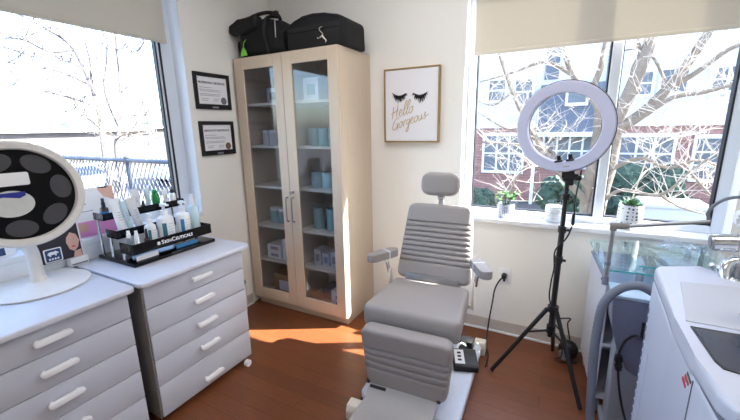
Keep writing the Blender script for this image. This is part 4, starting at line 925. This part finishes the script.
# ================================================================== POTS ON THE SILL
SZB = BW[2]+.0005; PY = YB+.055
def pot(label, x, r, h, mat, plant, cat='potted plant', name='potted_plant'):
    t = thing(name, label, cat, (x, PY, SZB), 0, 'pots on the back window sill'); c = (x, PY, SZB)
    build('pot', MB().lathe([(0, 0), (r*.84, 0), (r*.9, .006), (r, h*.45), (r*.98, h-.004), (r*.95, h), (r*.89, h-.004), (r*.85, .02), (0, .02)], c, 32), mat, t)
    if plant is None:
        build('ribs', MB().lathe(sum([[(r*1.0, h*(.15+.16*k)), (r*1.03, h*(.19+.16*k)), (r*1.0, h*(.23+.16*k))] for k in range(5)], []), c, 32), mat, t)
        return
    build('soil', MB().cyl((x, PY, SZB+h*.75), (x, PY, SZB+h*.86), r*.88, n=20), 'soil', t)
    rr = random.Random(int(x*100)+9); m = MB(); st = MB()
    if plant == 'leafy':
        for i in range(10):
            a = rr.uniform(0, 2*PI); L = rr.uniform(.045, .10); e = (x+.05*math.cos(a)*rr.uniform(.5, 1.1), PY+.035*math.sin(a), SZB+h*.85+L)
            st.tube([(x+.012*math.cos(a), PY+.012*math.sin(a), SZB+h*.82), e], .0025, 5)
            for k in range(5):
                b_ = a+rr.uniform(-1.6, 1.6); s_ = rr.uniform(.028, .044); up = rr.uniform(-.3, .9)
                d = V((math.cos(b_), math.sin(b_), up)).normalized(); sd = d.cross(V((0, 0, 1))).normalized()
                q = V(e)-V((0, 0, rr.uniform(0, .025)))
                m.loft([[q, q+V((0, 0, .001)), q], [q+d*s_*.45+sd*s_*.36, q+d*s_*.5+V((0, 0, .006)), q+d*s_*.45-sd*s_*.36], [q+d*s_, q+d*s_+V((0, 0, .001)), q+d*s_]], cap=False)
        build('stems', st, 'leafd', t); build('leaves', m, 'leaf', t, smooth=60)
    else:
        for ring, (cnt, L, el) in enumerate(((9, .075, .45), (8, .07, .85), (5, .055, 1.25))):
            for k in range(cnt):
                a = 2*PI*k/cnt+ring*.4; d = V((math.cos(a)*math.cos(el), math.sin(a)*math.cos(el), math.sin(el))); q = V((x, PY, SZB+h*.9)); sd = V((-math.sin(a), math.cos(a), 0)); nn = d.cross(sd)
                m.loft([[q+d*L*u+sd*w*L+nn*0, q+d*L*u-nn*w*L*.5, q+d*L*u-sd*w*L, q+d*L*u+nn*w*L*.4] for u, w in ((0, .10), (.35, .2), (.7, .15), (1, .01))])
        build('leaves', m, 'leafd', t, smooth=60)
pot('leafy green plant in a blue dotted pot at the left of the sill', -.33, .057, .10, 'potdot', 'leafy')
pot('empty ribbed pale pot on the sill behind the tripod pole', -.022, .058, .108, 'potglass', None, 'pot', 'ribbed_pot')
pot('dark succulent in a white pot with black dots on the sill', .388, .066, .152, 'potblk', 'succ')

# ================================================================== GLASS TOPPED CART
gc = thing('glass_cart', 'white cart with a clear glass top under the right window', 'cart', (.45, 2.24, 0), math.radians(4.4))
def gb(name, mb, mat, p=None, **k): return build(name, mb, mat, p or gc, world=False, **k)
GX0, GX1, GY0, GY1, GT = -.252, .27, -.262, .255, .82
gt_ = gb('glass_top', MB().box(GX0, GX1, GY0, GY1, GT-.008, GT, .001, 1), 'cglass', smooth=0)
gb('edge', MB().box(GX0-.001, GX1, GY0-.0015, GY0, GT-.0085, GT).box(GX0-.0015, GX0, GY0, GY1, GT-.0085, GT), 'gedge', gt_, smooth=0)
g2 = gb('glass_shelf', MB().box(-.115, .30, GY0+.015, GY1-.06, GT+.024, GT+.031), 'cglass', smooth=0)
gb('edge', MB().box(-.115, .30, GY0+.0135, GY0+.015, GT+.0235, GT+.031), 'gedge', g2, smooth=0)
for x, y in ((-.09, GY0+.04), (.25, GY0+.04), (-.09, GY1-.09), (.25, GY1-.09)): gb('spacer', MB().cyl((x, y, GT), (x, y, GT+.024), .009, n=12), 'chrome')
gb('side_panel', MB().box(-.232, -.214, -.24, .24, .10, .735, .002, 1), 'lam', smooth=0); gb('side_panel', MB().box(.214, .232, -.24, .24, .10, .735, .002, 1), 'lam', smooth=0)
gb('back_panel', MB().box(-.214, .214, .225, .24, .10, .735), 'lam', smooth=0)
gb('tray', MB().box(-.235, .235, -.245, .245, .735, .752, .003, 1), 'hopper', smooth=0)
gb('shelf', MB().box(-.214, .214, -.24, .225, .40, .415), 'lam', smooth=0); gb('shelf', MB().box(-.214, .214, -.24, .225, .10, .118), 'lam', smooth=0)
for x, y in ((-.10, -.22), (.20, -.22), (-.215, .22), (.215, .22)): gb('post', MB().cyl((x, y, .752), (x, y, GT-.0085), .016, n=14), 'steel')
gb('knob', MB().ball((-.243, -.232, .758), .013, 2).cyl((-.243, -.232, .758), (-.225, -.232, .75), .006), 'black')
for x, y in ((-.20, -.2), (.2, -.2), (-.2, .2), (.2, .2)):
    c = gb('caster_or_glint', MB().cyl((x-.012, y, .035), (x+.012, y, .035), .034, n=16).cyl((x, y, .06), (x, y, .1), .008), 'gpod')
# crinkled clear wrap lying on the glass
b = bmesh.new(); rr = random.Random(2); bmesh.ops.create_grid(b, x_segments=22, y_segments=16, size=1)
for v in b.verts: v.co = V((v.co.x*.10, v.co.y*.085, .014+rr.uniform(0, .02)*(1-abs(v.co.x)*.5)))
m = MB(); m._add(b, T((.60, 2.33, GT+.032)) @ rot_axis(rz=-.3)); m2 = m
tag(build('plastic_wrap', m2, 'clear', smooth=0), 'crinkled clear plastic wrap lying on the glass cart top', 'plastic wrap')
o_ = bpy.data.objects['plastic_wrap']; o_.data.transform(T((-.60, -2.33, -(GT+.032)))); o_.location = (.60, 2.33, GT+.032)

# ================================================================== AIR CHILLER, HOSE AND ARM
ac = thing('air_chiller', 'slate grey air chiller unit with a hose behind the white machine', 'air chiller', (.42, 1.9, 0))
build('column', MB().prism([(.288, .07), (.288, .42), (.300, .60), (.62, .60), (.62, .07)], 1.855, 1.975, 'y', .012, 2), 'chill', ac)
build('base', MB().box(.27, .64, 1.83, 1.985, .03, .07, .008, 2), 'gpod', ac)
build('hood', MB().prism([(.245, .742), (.258, .60), (.288, .50), (.335, .40), (.37, .38), (.60, .38), (.60, .742)], 1.815, 1.97, 'y', .010, 2), 'hopper', ac)
build('hood_top', MB().prism([(.243, 1.812), (.61, 1.812), (.61, 1.972), (.243, 1.972)], .742, .757, 'z', .004, 2), 'lightblue', ac)
build('socket_plate', MB().box(.365, .40, 1.806, 1.815, .57, .65), 'black', ac, smooth=0)
for x in (.29, .6): build('caster_or_glint', MB().cyl((x, 1.85, .02), (x, 1.875, .02), .0195, n=14).cyl((x, 1.94, .02), (x, 1.965, .02), .0195, n=14), 'gpod', ac)
HP = spline([(.50, 1.85, .775), (.42, 1.80, .785)]+[tuple(at(px, py, y=yy)) for px, py, yy in ((640, 286, 1.79), (620, 289, 1.785), (604, 303, 1.78), (597, 330, 1.775), (593, 362, 1.77), (591, 395, 1.765))]+[(.222, 1.755, .10), (.235, 1.71, .032), (.28, 1.62, .024)], 14)
build('hose', MB().tube(HP, [.0180+.0013*(i % 2) for i in range(len(HP))], 16), 'hose', ac, smooth=60)
AX = .224
arm = MB().cyl((AX, 1.925, .757), (AX+.004, 1.925, 1.03), .0095, n=14)
build('arm_rod', arm, 'steel', ac)
build('arm_collar', MB().cyl((AX, 1.925, .757), (AX, 1.925, .80), .014, n=14), 'gpod', ac); build('arm_collar', MB().cyl((AX, 1.925, .855), (AX, 1.925, .872), .013, n=14), 'gpod', ac)
build('elbow', MB().cyl((AX+.004, 1.925, 1.022), (AX+.004, 1.925, 1.05), .014, n=14).cyl((AX-.008, 1.925, 1.044), (AX+.062, 1.93, 1.047), .0145, n=14), 'greyside', ac)
e_ = V((.575, 2.0, 1.083))
build('arm_rod', MB().cyl((AX+.055, 1.93, 1.0465), e_, .0085, n=14), 'steel', ac)
# looped thin hose on the arm end
lp = [e_+V((.085+.10*math.cos(a), .0, .012+.10*math.sin(a))) for a in [PI*1.0-2*PI*k/26*.80 for k in range(27)]]
build('loop', MB().tube([e_]+lp[1:], .0065, 10), 'hose', ac)
hd = build('nozzle_head', MB().cyl(e_+V((.125, .02, .02)), e_+V((.125, -.02, .02)), .05, n=28), 'tube', ac)
fin = MB()
for k in range(9): fin.box(-.004, .004, -.026, -.02, .012, .05, .001, 1, T(e_+V((.125, 0, .02))) @ rot_axis(ry=2*PI*k/9))
build('fin', fin, 'white', hd, smooth=0)

# ================================================================== WHITE LASER CONSOLE
mc_ = thing('laser_console', 'large white treatment console with dark sunken screen at lower right', 'machine', (.66, 1.3, 0))
def foot(off): return [(.345+off, .86+off), (.326+off, .90), (.322+off, 1.05), (.324+off, 1.25), (.350+off, 1.68), (.368+off, 1.715-off), (.51, 1.785-off), (.545, 1.74), (.55, 1.63), (1.0-off, 1.62), (1.0-off, .86+off)]
build('body', MB().prism(foot(0), .10, .898, 'z', .012, 3), 'machine', mc_)
build('seam', MB().prism(foot(.004), .896, .905, 'z'), 'gpod', mc_, smooth=0)
build('top_cover', MB().prism(foot(0), .903, .95, 'z', .012, 4), 'machine', mc_)
build('plinth', MB().prism(foot(.03), .04, .10, 'z'), 'gpod', mc_, smooth=0)
for x, y in ((.42, .96), (.92, .96), (.42, 1.6), (.92, 1.55)): build('caster_or_glint', MB().cyl((x-.015, y, .03), (x+.015, y, .03), .03, n=16), 'black', mc_)
build('top_panel', MB().prism([(.40, 1.555), (.545, 1.575), (.97, 1.575), (.97, 1.235), (.345, 1.235), (.355, 1.28)], .95, .9535, 'z', .0012, 1), 'mpanel', mc_)
dp = [(.348, 1.205), (.60, 1.212), (.60, 1.0), (.395, 1.0), (.362, 1.008), (.354, 1.035)]
dpc = (.45, 1.1)
build('screen_frame', MB().loft([[(p[0], p[1], .9505) for p in dp], [(p[0], p[1], .953) for p in dp], [(dpc[0]+(p[0]-dpc[0])*.955, dpc[1]+(p[1]-dpc[1])*.955, .953) for p in dp], [(dpc[0]+(p[0]-dpc[0])*.93, dpc[1]+(p[1]-dpc[1])*.93, .9512) for p in dp]], cap=False), 'black', mc_, smooth=0)
build('screen', MB().prism([(dpc[0]+(p[0]-dpc[0])*.95, dpc[1]+(p[1]-dpc[1])*.95) for p in dp], .9502, .9516, 'z'), 'screen', mc_, smooth=0)
build('control_pod', MB().prism([(.482, 1.245), (.64, 1.245), (.64, 1.33), (.482, 1.33)], .9535, 1.065, 'z', .008, 2), 'chill', mc_)
build('door_seam', MB().box(.3205, .3255, 1.028, 1.031, .14, .892), 'gpod', mc_, smooth=0)
for (yy, zz, k) in ((1.056, .884, 'dgreen'), (1.067, .870, 'red'), (1.082, .853, 'red')):
    build('logo_stripe', MB().prism([(yy-.017, zz-.001), (yy-.015, zz-.009), (yy+.017, zz-.003), (yy+.015, zz+.006)], .3208, .3247, 'x'), k, mc_, smooth=0)
build('logo_dash', MB().box(.3208, .3247, 1.070, 1.086, .860, .863), 'inkl', mc_, smooth=0)
for k in range(6): build('vent_slat', MB().box(-.004, .004, -.004, .004, .15, .66, .0015, 1, T((.324+.026*(1.53+k*.018-1.25)/.43, 1.53+k*.018, 0))), 'machine', mc_, smooth=0)
m = MB()
for k in range(16): m.box(.3455, .3495, 1.650, 1.658, .20+k*.038, .222+k*.038)
build('vent_slot', m, 'gpod', mc_, smooth=0)
build('front_handle', MB().tube(spline([(.40, .862, .90), (.40, .83, .915), (.42, .815, .92), (.60, .81, .92), (.90, .815, .92)], 6), .016, 10), 'screen', mc_)
build('power_cable', MB().tube(spline([(.37, 1.735, .60), (.345, 1.78, .60), (.315, 1.80, .555), (.298, 1.80, .49), (.300, 1.80, .43), (.32, 1.80, .30), (.345, 1.78, .20), (.36, 1.735, .17)], 8), .005, 8), 'black', mc_)
build('ferrite', MB().cyl((.297, 1.80, .475), (.304, 1.80, .405), .0135, n=12).cyl((.298, 1.80, .462), (.3, 1.80, .45), .0165, n=12).cyl((.301, 1.80, .43), (.3025, 1.80, .42), .0165, n=12), 'black', mc_)
# handpiece and its holder at the back of the console
hp = thing('handpiece', 'chrome cylindrical handpiece resting in a bracket behind the console top', 'handpiece', (.60, 1.70, 1.07))
HC = V((.515, 1.72, 1.064)); hx = V((1, -.05, .10)).normalized()
build('barrel', MB().cyl(HC, HC+hx*.20, .031, .033, 28), 'chrome', hp)
build('end_ring', MB().cyl(HC-hx*.008, HC+hx*.012, .029, n=28), 'steel', hp); build('end_ring', MB().cyl(HC+hx*.06, HC+hx*.066, .0335, n=28), 'steel', hp)
build('aperture', MB().cyl(HC-hx*.010, HC-hx*.007, .021, n=24), 'gpod', hp)
build('cable', MB().tube(spline([HC+hx*.20, HC+hx*.26, HC+V((.32, .02, -.02)), HC+V((.34, .0, -.114))], 6), .014, 10), 'black', hp)
hb = thing('handpiece_bracket', 'polished chrome bracket holding the handpiece', 'bracket', (.59, 1.69, .80))
build('arm', MB().tube(spline([(.560, 1.66, .90), (.548, 1.675, .955), (.556, 1.69, .995), (.585, 1.70, 1.01), (.615, 1.70, .99), (.625, 1.69, .95), (.62, 1.66, .90)], 8), .016, 12), 'chrome', hb)
build('cradle', MB().box(.575, .605, 1.685, 1.735, .985, 1.022, .006, 2).box(.66, .70, 1.69, 1.75, .90, 1.03, .006, 2).cyl((.59, 1.71, .86), (.59, 1.71, 1.0), .014), 'steel', hb)
build('plate', MB().box(.556, .80, 1.635, 1.80, .893, .905, .004, 1), 'chrome', hb)
m = MB()
for k in range(6): m.ball((.552+k*.0165, 1.785-k*.0215+.02, .948), .013, 2)
build('bead_edge', m, 'chrome', hb)
build('clamp', MB().box(.60, .66, 1.65, 1.70, .905, .945, .006, 2).cyl((.60, 1.66, .93), (.56, 1.65, .945), .016, n=14), 'chrome', hb)

# ================================================================== LIGHT
sun = bpy.data.lights.new('sun', 'SUN'); so = bpy.data.objects.new('sun', sun); COL.objects.link(so)
AZ = math.atan(.54); EL = math.atan(2.09*math.sin(AZ))
sd = V((math.cos(AZ)*math.cos(EL), math.sin(AZ)*math.cos(EL), math.sin(EL)))
so.rotation_euler = sd.to_track_quat('Z', 'Y').to_euler(); so.location = sd*20
sun.energy = SUN_E; sun.angle = math.radians(.6); sun.color = (1, .93, .82)
wd = bpy.data.worlds.new('world'); S.world = wd; wd.use_nodes = True; nt = wd.node_tree
sk = nt.nodes.new('ShaderNodeTexSky'); sk.sky_type = 'NISHITA'; sk.sun_disc = False; sk.sun_elevation = EL; sk.sun_rotation = math.atan2(sd.x, sd.y); sk.dust_density = 2.0; sk.air_density = 1.0
nt.links.new(sk.outputs[0], nt.nodes['Background'].inputs[0]); nt.nodes['Background'].inputs[1].default_value = SKY_E
S.view_settings.view_transform = 'Standard'; S.view_settings.look = 'None'; S.view_settings.gamma = 1; S.view_settings.use_curve_mapping = False
S.view_settings.exposure = EXPO
